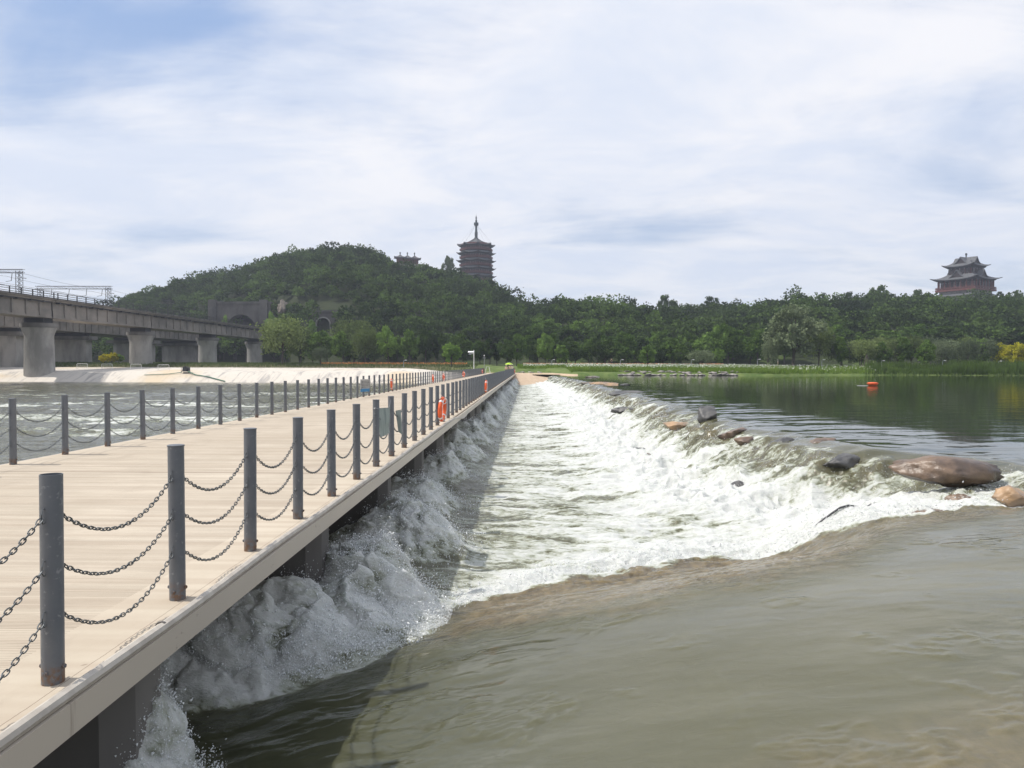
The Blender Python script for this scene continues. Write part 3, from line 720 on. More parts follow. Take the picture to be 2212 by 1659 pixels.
for q, (dist, side, j, lv) in enumerate(cands):
    x0, y0, txt, adj = SIDE[side]; y = posts[side][j]
    if q < 300:
        o = link('railing_chain', chains_me[(j*3+lv*2+j//3) % 3]); o.location = (x0, y, CH_Z[lv])
        k = round((y-y0)/SP)+1
        if k < 1: lab = f'{lvn[lv]} hanging chain of the {adj} railing, nearer than its first post in view'
        elif k <= 29: lab = f'{lvn[lv]} grey chain hanging between the {ORD[k]} and {ORD[k+1]} posts of the {adj} railing'
        else: lab = f'{lvn[lv]} grey chain in the far crowded stretch of the {adj} railing'
        tag(o, lab, 'chain', f'chains of the {adj} railing')
    else: farv.append((x0, y, CH_Z[lv]))
nb = len(chain_low.vertices); cv = np.empty(nb*3, np.float32); chain_low.vertices.foreach_get('co', cv); cv = cv.reshape(-1, 3)
cf = np.array([tuple(p.vertices) for p in chain_low.polygons if len(p.vertices) == 4], np.int32)
fv = np.concatenate([cv+np.array(p, np.float32) for p in farv]); ff = np.concatenate([cf+nb*i for i in range(len(farv))])
tag(link('distant_chains', mesh_np('distant_chains', fv, ff, M_CHAIN)), 'grey chains between the farthest posts of both railings', 'chains', kind='stuff')

# ------------------------------------------------------------------ lifebuoys
def lifebuoy(loc, rz, tilt, label, red=False):
    o = empty('lifebuoy', loc, 0); o.rotation_euler = (0, tilt, rz)
    R_, r_ = .275, .068; mb = MB(); n, k = 40, 12; vs = []
    for i in range(n):
        a = 2*PI*i/n
        for j in range(k):
            b = 2*PI*j/k; rr = R_+r_*math.cos(b)*1.05
            vs.append((r_*.85*math.sin(b), rr*math.cos(a), rr*math.sin(a)))
    mb.add(vs, [(i*k+j, i*k+(j+1) % k, ((i+1) % n)*k+(j+1) % k, ((i+1) % n)*k+j) for i in range(n) for j in range(k)])
    mb.obj('ring', M_ORANGE, o, smooth=True, angle=80)
    for q in range(4):
        a0 = PI/4+q*PI/2; b = MB(); vs = []
        for s_ in (-.09, -.045, .045, .09):
            a = a0+s_
            for j in range(k):
                t_ = 2*PI*j/k; rr = R_+(r_+.004)*math.cos(t_)*1.05
                vs.append(((r_+.004)*.87*math.sin(t_), rr*math.cos(a), rr*math.sin(a)))
        b.add(vs, [(i*k+j, i*k+(j+1) % k, (i+1)*k+(j+1) % k, (i+1)*k+j) for i in range(3) for j in range(k)])
        b.obj('reflective_band', M_WHITE, o, smooth=True, angle=80)
    rp = []
    for q in range(64):
        a = 2*PI*q/64+PI/4; f = abs(math.sin(2*(a-PI/4)))
        rp.append((.075, (R_+.07-.07*f*.6)*math.cos(a), (R_+.07-.07*f*.6)*math.sin(a)))
    MB().tube(rp, .006, 5, closed=True).obj('grab_rope', M_WHITE, o)
    MB().tube([(0, -.02, R_+.05), (-.03, -.12, R_+.14), (-.05, -.17, R_+.2)], .006, 5).obj('hanging_cord', M_WHITE, o)
    tag(o, label, 'lifebuoy', 'orange lifebuoys hung on the railings')
lifebuoy((-2.33, 19.4, .43), -.10, .05, 'largest orange lifebuoy, hung on the near stretch of the weir-side railing')
lifebuoy((-2.34, 40.2, .46), .0, .03, 'orange lifebuoy seen nearly edge-on midway along the weir-side railing')
lifebuoy((-2.34, 133, .5), .0, .03, 'tiny orange lifebuoy at the far end of the weir-side railing beside the people')
for y, rz, lab in ((43.0, .12, 'largest orange lifebuoy on the downstream-side railing, right of the notice'), (62, .2, 'dull orange lifebuoy on the downstream-side railing, low against the sandy bank'), (70, -.1, 'orange lifebuoy on the downstream-side railing, between the dull one and the tilted one'), (92, .5, 'tilted orange lifebuoy on the downstream-side railing below the solar lamp'), (130, 0, 'farthest orange lifebuoy on the downstream-side railing, beside the red net')):
    lifebuoy((XL+.13, y, .47), rz, -.04, lab)

# ------------------------------------------------------------------ notices on the railings
m, t = newmat('weathered_banner'); co = t.n('ShaderNodeTexCoord').outputs['Object']
c = t.mix(t.ss(t.noise(t.mapping(co, scale=(1, 6, 1)), 2.2, 4), .4, .7), (.42, .46, .44, 1), (.28, .32, .31, 1))
d_ = t.n('ShaderNodeBsdfDiffuse', ins={0: c}); tr = t.n('ShaderNodeBsdfTranslucent', ins={0: c})
finish(m, t, t.n('ShaderNodeMixShader', ins={0: .45, 1: d_.outputs[0], 2: tr.outputs[0]}).outputs[0]); M_BANNER = m
def sheet(name, P00, P10, P11, P01, mt, parent=None, amp=.012, th=.002, n=10):
    P = [Vector(p) for p in (P00, P10, P11, P01)]; nrm = (P[1]-P[0]).cross(P[3]-P[0]).normalized(); mb = MB()
    vs = []
    for sgn in (0, 1):
        for j in range(n+1):
            for i in range(n+1):
                a, b = i/n, j/n
                p = (P[0]*(1-a)+P[1]*a)*(1-b)+(P[3]*(1-a)+P[2]*a)*b
                vs.append(p+nrm*(amp*math.sin(a*5+b*3)+amp*.5*math.sin(b*9+a)+sgn*th))
    k = (n+1)*(n+1); fs = []
    for j in range(n):
        for i in range(n):
            q = j*(n+1)+i; fs += [(q, q+1, q+n+2, q+n+1), (k+q, k+q+n+1, k+q+n+2, k+q+1)]
    bd = [i for i in range(n+1)]+[j*(n+1)+n for j in range(1, n+1)]+[n*(n+1)+i for i in range(n-1, -1, -1)]+[j*(n+1) for j in range(n-1, 0, -1)]
    for i in range(len(bd)): a, b = bd[i], bd[(i+1) % len(bd)]; fs.append((a, k+a, k+b, b))
    return mb.add(vs, fs).obj(name, mt, parent, smooth=True)
bn = tag(empty('banner', (-2.40, 11.9, .5)), 'pale grey banner seen from behind, tied between two posts of the weir-side railing', 'banner')
o = sheet('cloth', (-.03, -.32, .43), (-.0, .42, .40), (-.0, .46, -.05), (-.03, -.20, -.06), M_BANNER, bn)
MB().tube([(-.03, -.32, .43), (-.04, -.43, .44)], .003, 4).obj('tie_wire', M_GALV, bn); MB().tube([(0, .42, .40), (-.04, .70, .52)], .003, 4).obj('tie_wire', M_GALV, bn)
MB().tube([(-2.44+.056*math.cos(a), YR0+6*SP+.056*math.sin(a), .94+.008*math.sin(3*a)) for a in np.linspace(0, 2*PI, 20)], .004, 4).obj('tie_band', M_GALV, bn).matrix_parent_inverse = Matrix.Translation((2.40, -11.9, -.5))
st = tag(empty('hanging_strip', (-2.43, 13.3, .78)), 'narrow grey strip of cloth dangling from a chain, right of the pale banner', 'cloth strip')
sheet('cloth', (-.045, -.02, 0), (.045, .03, .02), (.07, .05, -.46), (.0, .03, -.40), M_BANNER, st, amp=.006)
nt = tag(empty('notice', (XL+.07, 36.2, .55), 0), 'small white notice with a blue foot hung on the downstream-side railing', 'notice')
MB().box(-.006, .006, -.42, .42, -.28, .36).obj('board', mat('faded_board', (.48, .47, .44), (.38, .37, .35)), nt)
M_BLUE = mat('notice_blue', (.05, .22, .42), rough=.5); MB().box(.0085, .010, -.42, .42, -.28, -.12).obj('blue_foot', M_BLUE, nt)
tx = MB()
for r_ in range(5):
    y = -.34
    while y < .32:
        w_ = rnd.uniform(.03, .07); tx.box(.0085, .010, y, y+w_, .24-r_*.075, .27-r_*.075); y += w_+.025
tx.obj('lettering', M_DARKSTEEL, nt)
nt.rotation_euler = (0, .02, -.35)

# ------------------------------------------------------------------ boulders on the weir
def rock_mesh(name, m, seed, sx=1, sy=1, sz=.6, flat=.0, n=4, amp=.28):
    bm = bmesh.new(); bmesh.ops.create_icosphere(bm, subdivisions=n, radius=1)
    co = np.array([v.co[:] for v in bm.verts]); rs = np.random.RandomState(seed)
    cuts = rs.normal(0, 1, (13 if seed != 31 else 4, 3)); cuts /= np.linalg.norm(cuts, axis=1)[:, None]
    for c in cuts:                                  # knock flat facets off
        d = co@c; h = rs.uniform(.45, .8) if seed != 31 else rs.uniform(.72, .88); over = np.maximum(d-h, 0); co = co-over[:, None]*c*.95
    q = co*1.7+seed*3.1
    dsp = 1+amp*.9*fbm(q[:, 0]+q[:, 2]*.6, q[:, 1]-q[:, 2]*.5, 4, seed)+amp*.16*fbm(q[:, 0]*5+q[:, 2]*3, q[:, 1]*5-q[:, 2]*3, 3, seed+5)+amp*.35*ridge(q[:, 0]*2+q[:, 2], q[:, 1]*2+q[:, 2]*1.3, 3, seed+9)
    co = co*dsp[:, None]*[sx, sy, sz]
    for v, c in zip(bm.verts, co): v.co = c
    me = D.meshes.new(name); bm.to_mesh(me); bm.free(); me.materials.append(m)
    me.polygons.foreach_set('use_smooth', [True]*len(me.polygons)); return me
def boulder(u, v, y, size, m, seed, label, rz=0, dz=0.0, tilt=0, group='boulders along the weir crest', n=4):
    size = (size[0]*.8, size[1]*.8, size[2]*.8); dz -= size[2]*(.25 if seed in (8, 31, 12) else .62)
    p = W(u, v, y)
    if seed not in (31, 12) and y < 60:
        hz = float(river(np.array([[p.x]]), np.array([[p.y]]))[0][0, 0]); k_ = .35 if seed == 8 else (-.62 if size[0] < .42 else -.42); p.z = hz+k_*size[2]; dz = 0
    o = link('boulder', rock_mesh('boulder', m, seed, *size, n=n)); o.location = (p.x, p.y, p.z+dz); o.rotation_euler = (tilt, 0, rz)
    tag(o, label, 'boulder', group)
BL = [
 (2043, 1010, 12.6, (1.08, .55, .30), M_ROCKB, 31, 'big rounded brown boulder with water slipping over its top at the right of the weir', -.12, 0, 0),
 (2010, 1062, 11.0, (.36, .3, .26), M_ROCKB, 5, 'brown boulder half buried in foam below the big rounded one', .4, -.05, 0),
 (2085, 1035, 11.8, (.50, .35, .24), M_ROCKB, 45, 'wet brown boulder under thin water just below the big rounded one', .1, -.04, 0),
 (2190, 1072, 10.7, (.52, .42, .26), M_ROCKT, 12, 'orange and black boulder cut by the right edge of the view', .3, 0, 0),
 (1531, 890, 25.8, (.62, .50, .46), M_ROCKD, 8, 'dark grey pointed boulder standing clear of the smooth water at the crest', .2, 0, .1),
 (1472, 888, 26.6, (1.1, .6, .30), M_ROCKT, 15, 'tan wet boulder left of the dark pointed one', .1, -.05, 0),
 (1385, 888, 26.5, (.8, .6, .30), M_ROCKD, 19, 'dark wet ledge streaked by falling water, left of the tan boulder', 0, -.1, 0),
 (1590, 915, 21.5, (.75, .5, .26), M_ROCKB, 23, 'brown ledge under a curtain of water, right of the dark pointed boulder', .2, -.05, 0),
 (1615, 926, 20.3, (.6, .4, .26), M_ROCKB, 27, 'reddish brown boulder where the water starts to fall, below the brown ledge', 0, -.05, 0),
 (1690, 937, 18.7, (.55, .4, .28), M_ROCKD, 33, 'dark boulder with white threads of water, right of the reddish brown one', .3, -.05, 0),
 (1772, 938, 18.0, (.62, .4, .27), M_ROCKB, 37, 'brown boulder with water curtains, third from the big rounded one', -.2, -.05, 0),
 (1835, 962, 15.9, (.72, .42, .32), M_ROCKD, 41, 'dark dripping boulder just left of the big rounded one', .1, -.05, 0),
 (1265, 818, 98, (1.6, 2.2, .35), M_ROCK, 51, 'grey slab at the far end of the weir beside the stony shore', 0, 0, 0),
 (1282, 812, 108, (2.0, 2.0, .4), M_ROCK, 53, 'grey slab joining the stony shore at the far end of the weir', .5, 0, 0),
 (1300, 826, 74, (1.9, 1.6, .38), M_ROCKT, 55, 'pale tan slab near the far end of the weir', .3, 0, 0),
 (1268, 825, 78, (1.1, 1.4, .3), M_ROCK, 57, 'grey slab left of the pale tan slab', .1, 0, 0),
 (1322, 829, 68, (1.0, 1.2, .35), M_ROCKT, 59, 'brown boulder just right of the pale tan slab', .9, 0, 0),
 (1348, 830, 67, (.9, 1.0, .2), M_ROCKD, 61, 'thin dark rock breaking the lake surface behind the long grey slab', 0, 0, 0),
 (1352, 842, 50, (1.9, 1.2, .3), M_ROCKD, 63, 'long low grey slab on the crest in the middle distance', .15, 0, 0),
 (1303, 850, 44, (.9, .8, .4), M_ROCK, 65, 'grey boulder with water pouring past it, left of the long low slab', .4, 0, 0),
 (1352, 860, 38, (1.2, .7, .28), M_ROCKD, 67, 'dark grey slab below the long low slab', 0, -.03, 0),
 (1400, 925, 23.6, (.35, .4, .3), M_ROCKB, 71, 'small brown rock showing through foam in the middle of the cascade', .3, 0, 0),
 (1595, 975, 17.3, (.3, .3, .25), M_ROCKD, 75, 'small dark rock in the foam below the reddish brown boulder', .5, -.1, 0),
]
for (u, v, y, size, m, seed, lab, rz, dz, tl) in BL: boulder(u, v, y, size, m, seed, lab, rz, dz, tl)
# dark cable in the foam
cp_ = []
for i_ in range(15):
    f_ = i_/14; q_ = W(1905+(1655-1905)*f_, 1020+(1098-1020)*f_**.9, 12.4-.4*f_)
    hz_ = float(river(np.array([[q_.x]]), np.array([[q_.y]]))[0][0, 0]); cp_.append((q_.x, q_.y, hz_-.03+.07*math.exp(-((f_-.38)/.13)**2)))
cab = MB().tube(cp_, .018, 7)
tag(cab.obj('cable', M_DARKSTEEL, None, smooth=True), 'thin black cable breaking out of the foam left of the big rounded boulder', 'cable')
# stones of the far shore
sm = [rock_mesh('shore_stone', M_SHORE, 80+i, 1, 1, .5, n=2) for i in range(5)]
k = 0
for i in range(118):
    f = i/118; u = 1262+f*330+rnd.uniform(-4, 4)
    if i < 26: u = 1120+(i/26)*150
    y = rnd.uniform(125, 133) if i >= 26 else rnd.uniform(147, 150); z = float(terrain(np.array([(u-1139)/F*y]), np.array([y]))[0]) if i >= 26 else .05
    z = max(z, -.05) if i >= 26 else .1
    o = link('shore_stone', sm[i % 5]); s_ = rnd.uniform(.35, .8)
    o.location = ((u-1139)/F*y, y, z+.05); o.scale = (s_*rnd.uniform(1, 1.7), s_, s_*rnd.uniform(.6, 1)); o.rotation_euler = (rnd.uniform(-.2, .2), rnd.uniform(-.2, .2), rnd.uniform(0, 6))
    if i >= 26: tag(o, 'pale grey stone in the stony strip of lake shore beyond the weir', 'stone', 'stones of the far lake shore')
    else: tag(o, 'flat grey stone on the rim above the sand bank at the bridge end', 'stone', 'stones on the rim of the sand bank')
# ------------------------------------------------------------------ railway bridge
RYF = [64.5+37*k for k in range(0, 7)]; RYB = [70, 102, 134, 164, 190, 223, 253, 286]            # pier positions along the lines
def rail_bridge(name, x0, x1, zb, zt, label, front):
    o = tag(empty(name, (0, 0, 0)), label, 'railway bridge')
    RY = RYF if front else RYB
    for a, b in zip(RY[:-1], RY[1:]):
        st_, sr_ = (b-a)/10, (b-a)/12.4
        if front:
            g_ = MB(); g_.box(x1-1.1, x1, a+.25, b-.25, zb+.35, zt-.5); g_.box(x0, x0+1.1, a+.25, b-.25, zb+.35, zt-.5)
            g_.box(x0+.2, x1+.12, a+.2, b-.2, zb, zb+.36)                     # bottom flange
            for s in (-1, 1):                                               # thickened girder ends
                ya = a+.25 if s > 0 else b-.25
                g_.add([(x1+.1, ya, zb+.3), (x1+.1, ya+s*9, zb+.36), (x1+.1, ya, zb+1.5), (x1-.3, ya, zb+.3), (x1-.3, ya+s*9, zb+.36), (x1-.3, ya, zb+1.5)], [(0, 1, 2), (3, 5, 4), (0, 3, 4, 1), (1, 4, 5, 2), (2, 5, 3, 0)])
            for q in range(1, 10): yq = a+q*st_; g_.box(x1, x1+.28, yq-.16, yq+.16, zb+.36, zt-.5)   # stiffening ribs
            g_.obj('girder', M_GIRDER, o)
        else:
            g_ = MB(); g_.box(x0, x1, a+.2, b-.2, zb, zt-.4)
            for q in range(1, 10): yq = a+q*st_; g_.box(x1, x1+.25, yq-.15, yq+.15, zb+.2, zt-.4)
            g_.obj('girder', M_GIRDER, o)
        MB().box(x0-.5, x1+.75, a+.1, b-.1, zt-.5, zt-.12).obj('deck_slab', M_GIRDER, o)
        br = MB()
        for q in range(10): yq = a+1.2+q*st_*.97; br.box(x1+.1, x1+.95, yq-.12, yq+.12, zt-.85, zt-.504)
        br.box(x1+.4, x1+.55, a+1.0, b-1.0, zt-.75, zt-.508); br.obj('walkway_bracket', M_DARKSTEEL, o)
        MB().box(x1+.1, x1+1.15, a+.05, b-.05, zt-.116, zt-.03).obj('walkway', M_GIRDER, o)
        rl = MB()
        for q in range(13): yq = a+.3+q*sr_; rl.bar((x1+1.05, yq, zt-.03), (x1+1.05, yq, zt+1.3), .11)
        for hz in (.45, .87, 1.28): rl.bar((x1+1.05, a, zt+hz), (x1+1.05, b, zt+hz), .065)
        rl.obj('railing', M_DARKSTEEL, o)
        if front: MB().box(x1-2.6, x1-.2, a+.1, b-.1, zt-.12, zt+.42).obj('ballast_edge', M_CONC_D, o)
    for k, y in enumerate(RY):
        p = MB()
        if front:
            cx = (x0+x1)/2+.1; n = 28
            def ringp(z, rx, ry): return [(cx+rx*math.cos(2*PI*i/n), y+ry*math.sin(2*PI*i/n), z) for i in range(n)]
            zs = [(-4, 2.85, 2.5), (1.2, 2.75, 2.4), (7.2, 2.6, 2.3), (7.6, 2.75, 2.4), (8.8, 3.2, 2.7), (8.81, 3.2, 2.7)]
            vs = []
            for z, rx, ry in zs: vs += ringp(z, rx, ry)
            p.add(vs, [(i*n+j, i*n+(j+1) % n, (i+1)*n+(j+1) % n, (i+1)*n+j) for i in range(len(zs)-1) for j in range(n)]+[tuple(range((len(zs)-1)*n, len(zs)*n))])
            pr = p.obj('pier', M_CONC, o, smooth=True, angle=50)
            c = MB(); vs = []
            for z, rx, ry in ((8.82, 3.35, 2.9), (9.7, 3.35, 2.9)): vs += ringp(z, rx, ry)
            c.add(vs, [(j, (j+1) % n, n+(j+1) % n, n+j) for j in range(n)]+[tuple(range(n-1, -1, -1)), tuple(range(n, 2*n))])
            c.obj('pier_cap', M_CONC_D, pr, smooth=True, angle=50)
            MB().box(x1-4.6, x1-.8, y-1.4, y+1.4, 9.7, zb-.002).obj('bearing', M_DARKSTEEL, pr)
        else:
            p.box(x0+1.2, x1-.8, y-1.4, y+1.4, -1, zb-1.9)
            pr = p.obj('pier', M_CONC, o)
            MB().box(x0-.6, x1+.6, y-2, y+2, zb-1.89, zb-.9).obj('pier_cap', M_CONC_D, pr)
            MB().box(x0+1, x1-1, y-.8, y+.8, zb-.9, zb-.002).obj('bearing', M_DARKSTEEL, pr)
    return o
ZF = EYE
rail_bridge('railway_bridge', -99.4, -93.9, 10.7, 14.4, 'nearer railway bridge on round flared piers with a dark railing along its deck', True)
rail_bridge('railway_bridge', -132, -118, 10.1, 13.6, 'farther railway bridge on square wall piers seen beneath the nearer one', False)

def lattice(mb, a, b, w, n, r=.05):
    a = Vector(a); b = Vector(b); d = (b-a).normalized(); q = Vector((0, 1, 0)) if abs(d.y) < .9 else Vector((1, 0, 0)); s = d.cross(q).normalized()*w/2; t_ = s.cross(d).normalized()*w/2
    for i, j in ((1, 1), (1, -1), (-1, -1), (-1, 1)): mb.bar(a+s*i+t_*j, b+s*i+t_*j, r)
    for k in range(n):
        p = a+(b-a)*k/n; q_ = a+(b-a)*(k+1)/n
        for f in (1, -1):
            mb.bar(p+s*f+t_, q_+s*f-t_, r*.6); mb.bar(p+s+t_*f, q_-s+t_*f, r*.6)
gt_lab = ['latticed overhead gantry at the left edge of the picture above the railway bridge', 'whole latticed overhead gantry spanning the tracks of the railway bridge', 'small latticed gantry mast behind the whole gantry', 'latticed mast standing near the wide tunnel mouth']
for k, y in enumerate((147, 178.6, 209.5, 240)):
    g_ = tag(empty('catenary_gantry', (-106.5, y, 13.5)), gt_lab[k], 'gantry', 'overhead line gantries on the railway bridges')
    mb = MB(); lattice(mb, (0, 0, 0), (0, 0, 7.6), .9, 9); mb.obj('mast', M_DARKSTEEL, g_)
    if k < 2:
        mb = MB(); lattice(mb, (-17.5, 0, 0), (-17.5, 0, 7.4), .9, 9); mb.obj('mast', M_DARKSTEEL, g_)
        mb = MB(); lattice(mb, (-18.6, 0, 7.6), (1.0, 0, 7.6), .7, 22); mb.obj('crossbeam', M_DARKSTEEL, g_)
        mb = MB()
        for q in (-14.5, -10, -5.5, -1.5): mb.bar((q, 0, 7.2), (q-.2, 0, 5.6), .06); mb.bar((q-.2, 0, 5.6), (q-1.4, 0, 5.4), .05)
        mb.bar((.2, 0, 6.2), (1.5, 0, 6.1), .08); mb.obj('drop_arm', M_DARKSTEEL, g_)
for q, (dx, zz_) in enumerate(((-16, 18.6), (-12, 18.3), (-7, 18.6), (-3, 18.3), (1.3, 20.2), (-12, 19.8), (-3, 19.8))):
    pts = []
    for y in range(60, 242, 3):
        f = ((y-147) % 31)/31; pts.append((-106.5+dx+.3*math.sin(y*.1), y, zz_+.25-(.9 if zz_ > 18.5 else .1)*4*f*(1-f)*.5))
    tag(MB().tube(pts, .028, 3).obj('overhead_wire', M_DARKSTEEL), 'thin overhead wire strung between the railway gantries', 'wire', 'overhead railway wires')

# ------------------------------------------------------------------ tunnel mouths
def portal(name, xc, y, z0, wd, ztop, aw, ah, label, rim):
    o = tag(empty(name, (xc, y, z0)), label, 'tunnel')
    mb = MB(); n = 16; hw = wd/2; h = ztop-z0
    arc = [(-aw/2, 0)]+[(-aw/2*math.cos(PI*i/n), ah-aw/2+aw/2*math.sin(PI*i/n)) for i in range(n+1)]+[(aw/2, 0)]
    vs = [(x, 0, z) for x, z in arc]+[(x, 6, z) for x, z in arc]
    m_ = len(arc)
    outer = [(-hw, 0)]+[(-hw+2*hw*i/n, h) for i in range(n+1)]+[(hw, 0)]
    vs += [(x, 0, z) for x, z in outer]
    fs = [(i, i+1, 2*m_+i+1, 2*m_+i) for i in range(m_-1)]+[(i, m_+i, m_+i+1, i+1) for i in range(m_-1)]
    vs += [(-hw, 1, 0), (-hw, 1, h), (hw, 1, h), (hw, 1, 0)]; b = 3*m_
    fs += [(2*m_, b, b+1, 2*m_+1), (2*m_+1, b+1, b+2, 2*m_+n+1), (2*m_+n+1, b+2, b+3, 2*m_+n+2)]
    mb.add(vs, fs).obj('facing', M_TUNNEL, o)
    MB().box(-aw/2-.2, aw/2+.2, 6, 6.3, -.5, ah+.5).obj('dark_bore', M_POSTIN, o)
    MB().box(-hw-.6, hw+.6, -.5, 1.2, h+.003, h+.8).obj('coping', M_TUNNEL, o)
    if rim:
        r_ = MB(); pts = [Vector((x*1.05, -.15, z*1.02)) for x, z in arc]; r_.tube(pts, .28, 4); r_.obj('arch_rim', M_CONC, o)
    else:
        for sx_ in (-hw*.93, hw*.8): MB().box(sx_-1.6, sx_+1.6, -1.2, 0-.003, -3, h+1.5).obj('buttress', M_TUNNEL, o)
    return o
pA = W(521, 690, 285); portal('tunnel_mouth', pA.x, 284.5, 13.5, 24, W(521, 656, 285).z, 12, 8.3, 'wide dark tunnel mouth in a high stained retaining wall at the hill foot', False)
pB = W(699, 710, 268); portal('tunnel_mouth', pB.x, 267.5, 12.5, 12, W(699, 675, 268).z, 5.2, 6.9, 'small arched tunnel mouth with a pale rim among the trees', True)

# ------------------------------------------------------------------ towers
def roof_ring(ns, r_in, z_in, r_out, z_out, lift, ph, seg=6, rows=5, th=.35, sag=.0):
    """tiled roof skirt with upturned corners, ns sides"""
    vs = []; n = ns*seg
    for lay in (0, 1):
        for j in range(rows+1):
            f = j/rows
            for i in range(n):
                s = (i % seg)/seg; a0 = ph+2*PI*(i//seg)/ns; a1 = a0+2*PI/ns
                rr = r_in+(r_out-r_in)*f
                p = Vector((math.cos(a0), math.sin(a0)))*(1-s)+Vector((math.cos(a1), math.sin(a1)))*s
                e = abs(2*s-1); k = (1+.05*f*e**4)
                z = z_in+(z_out-z_in)*(1-(1-f)**1.6)+lift*(e**3)*f**2
                vs.append((p.x*rr*k, p.y*rr*k, z-(th*(.4+.6*f) if lay else 0)))
    q = (rows+1)*n; fs = []
    for j in range(rows):
        for i in range(n):
            a, b = j*n+i, j*n+(i+1) % n
            fs += [(a, a+n, b+n, b), (q+a, q+b, q+b+n, q+a+n)]
    for i in range(n): a, b = rows*n+i, rows*n+(i+1) % n; fs.append((a, q+a, q+b, b))
    for i in range(n): a, b = i, (i+1) % n; fs.append((a, b, q+b, q+a))
    return vs, fs
def prism(ns, r, z0, z1, ph, r1=None):
    r1 = r if r1 is None else r1
    vs = [(r*math.cos(ph+2*PI*i/ns), r*math.sin(ph+2*PI*i/ns), z0) for i in range(ns)]+[(r1*math.cos(ph+2*PI*i/ns), r1*math.sin(ph+2*PI*i/ns), z1) for i in range(ns)]
    return vs, [(i, (i+1) % ns, ns+(i+1) % ns, ns+i) for i in range(ns)]+[tuple(range(ns-1, -1, -1)), tuple(range(ns, 2*ns))]
def facade(mb, ns, r, z0, z1, ph, k, w_=.28, d=.12):
    for i in range(ns):
        a = Vector((math.cos(ph+2*PI*i/ns), math.sin(ph+2*PI*i/ns)))*r; b = Vector((math.cos(ph+2*PI*(i+1)/ns), math.sin(ph+2*PI*(i+1)/ns)))*r
        nrm = (a+b).normalized()
        for j in range(k):
            c = a+(b-a)*((j+.5)/k); c = c+nrm*d; mb.bar((c.x, c.y, z0), (c.x, c.y, z1), w_/1.4)
def pagoda():
    Yp = 480.; base = W(1028.6, 515.5, Yp); zt = base.z; ph = math.radians(-80.4); mpp = Yp/F
    o = tag(empty('pagoda', (base.x, Yp, zt-9*5.5)), 'tall many-storeyed pagoda with a bronze spire on the hill above the footbridge', 'pagoda')
    Z0 = 9*5.5
    def add(vf, name, m, par=o, **k): return MB().add(*vf).obj(name, m, par, **k)
    # spire
    sp_ = MB().lathe([(1.15, -.3), (1.25, .6), (.9, 1.0), (1.0, 1.3), (1.05, 4.2), (.9, 4.3), (.82, 4.6), (.72, 8.4), (.62, 8.8), (1.55, 8.9), (1.6, 10.6), (.7, 10.8), (.55, 11.3), (.75, 11.9), (.6, 12.5), (.3, 12.8), (.55, 13.6), (.45, 14.3), (.12, 15.2), (.02, 17.0)], 16, (0, 0, Z0)); sp_.obj('spire', M_BRONZE, o, smooth=True)
    wr = MB()
    for a in range(8):
        t_ = ph+PI/4*a; wr.bar((.9*math.cos(t_), .9*math.sin(t_), Z0+8.8), (11*math.cos(t_), 11*math.sin(t_), Z0-3.4), .03, 3)
    wr.obj('stay_wire', M_DARKSTEEL, o)
    add(roof_ring(8, .9, Z0+.1, 12.3, Z0-5.1, .9, ph), 'top_roof', M_TILE)
    rg = MB()
    for a in range(8):
        t_ = ph+PI/4*a; pts = []
        for j in range(8):
            f = j/7; rr = .9+11.4*f*(1+.05*f); pts.append((rr*math.cos(t_), rr*math.sin(t_), Z0+.25+(-5.2)*(1-(1-f)**1.6)+.9*f*f))
        rg.tube(pts, .2, 4)
    rg.obj('roof_ridge', M_TILE, o)
    for k in range(9):
        zc = Z0-5.1-k*5.15          # eave height of this storey
        rb = 9.9+k*.12
        st = add(prism(8, rb, zc-3.4, zc+1.4, ph), 'storey', M_RED)
        add(prism(8, rb+1.0, zc-.9, zc-.05, ph, rb+2.0), 'bracket_band', M_DARKSTEEL, st)
        add(prism(8, rb-.02, zc-2.5, zc-1.05, ph), 'dark_windows', M_DARKWIN, st) if 0 else None
        f_ = MB(); facade(f_, 8, rb, zc-2.5, zc-1.0, ph, 5, .9, .06); f_.obj('window_band', M_DARKWIN, st)
        f_ = MB(); facade(f_, 8, rb+.1, zc-2.6, zc-.9, ph, 9, .16, .14); f_.obj('pale_columns', M_PALE, st)
        bl = MB().add(*prism(8, rb+1.3, zc-3.35, zc-2.95, ph)); facade(bl, 8, rb+1.2, zc-2.9, zc-1.95, ph, 12, .12, 0)
        for a in range(8):
            p0 = Vector((math.cos(ph+PI/4*a), math.sin(ph+PI/4*a), 0))*(rb+1.2); p1 = Vector((math.cos(ph+PI/4*(a+1)), math.sin(ph+PI/4*(a+1)), 0))*(rb+1.2)
            for hz, rr in ((-2.0, .09), (-2.45, .22)): bl.bar(p0+Vector((0, 0, zc+hz)), p1+Vector((0, 0, zc+hz)), rr)
        bl.obj('balcony', M_RED, st)
        if k: add(roof_ring(8, rb-.2, zc+1.5, 12.7+k*.12, zc+.0, .95, ph), 'eave_roof', M_TILE, st)
pagoda()

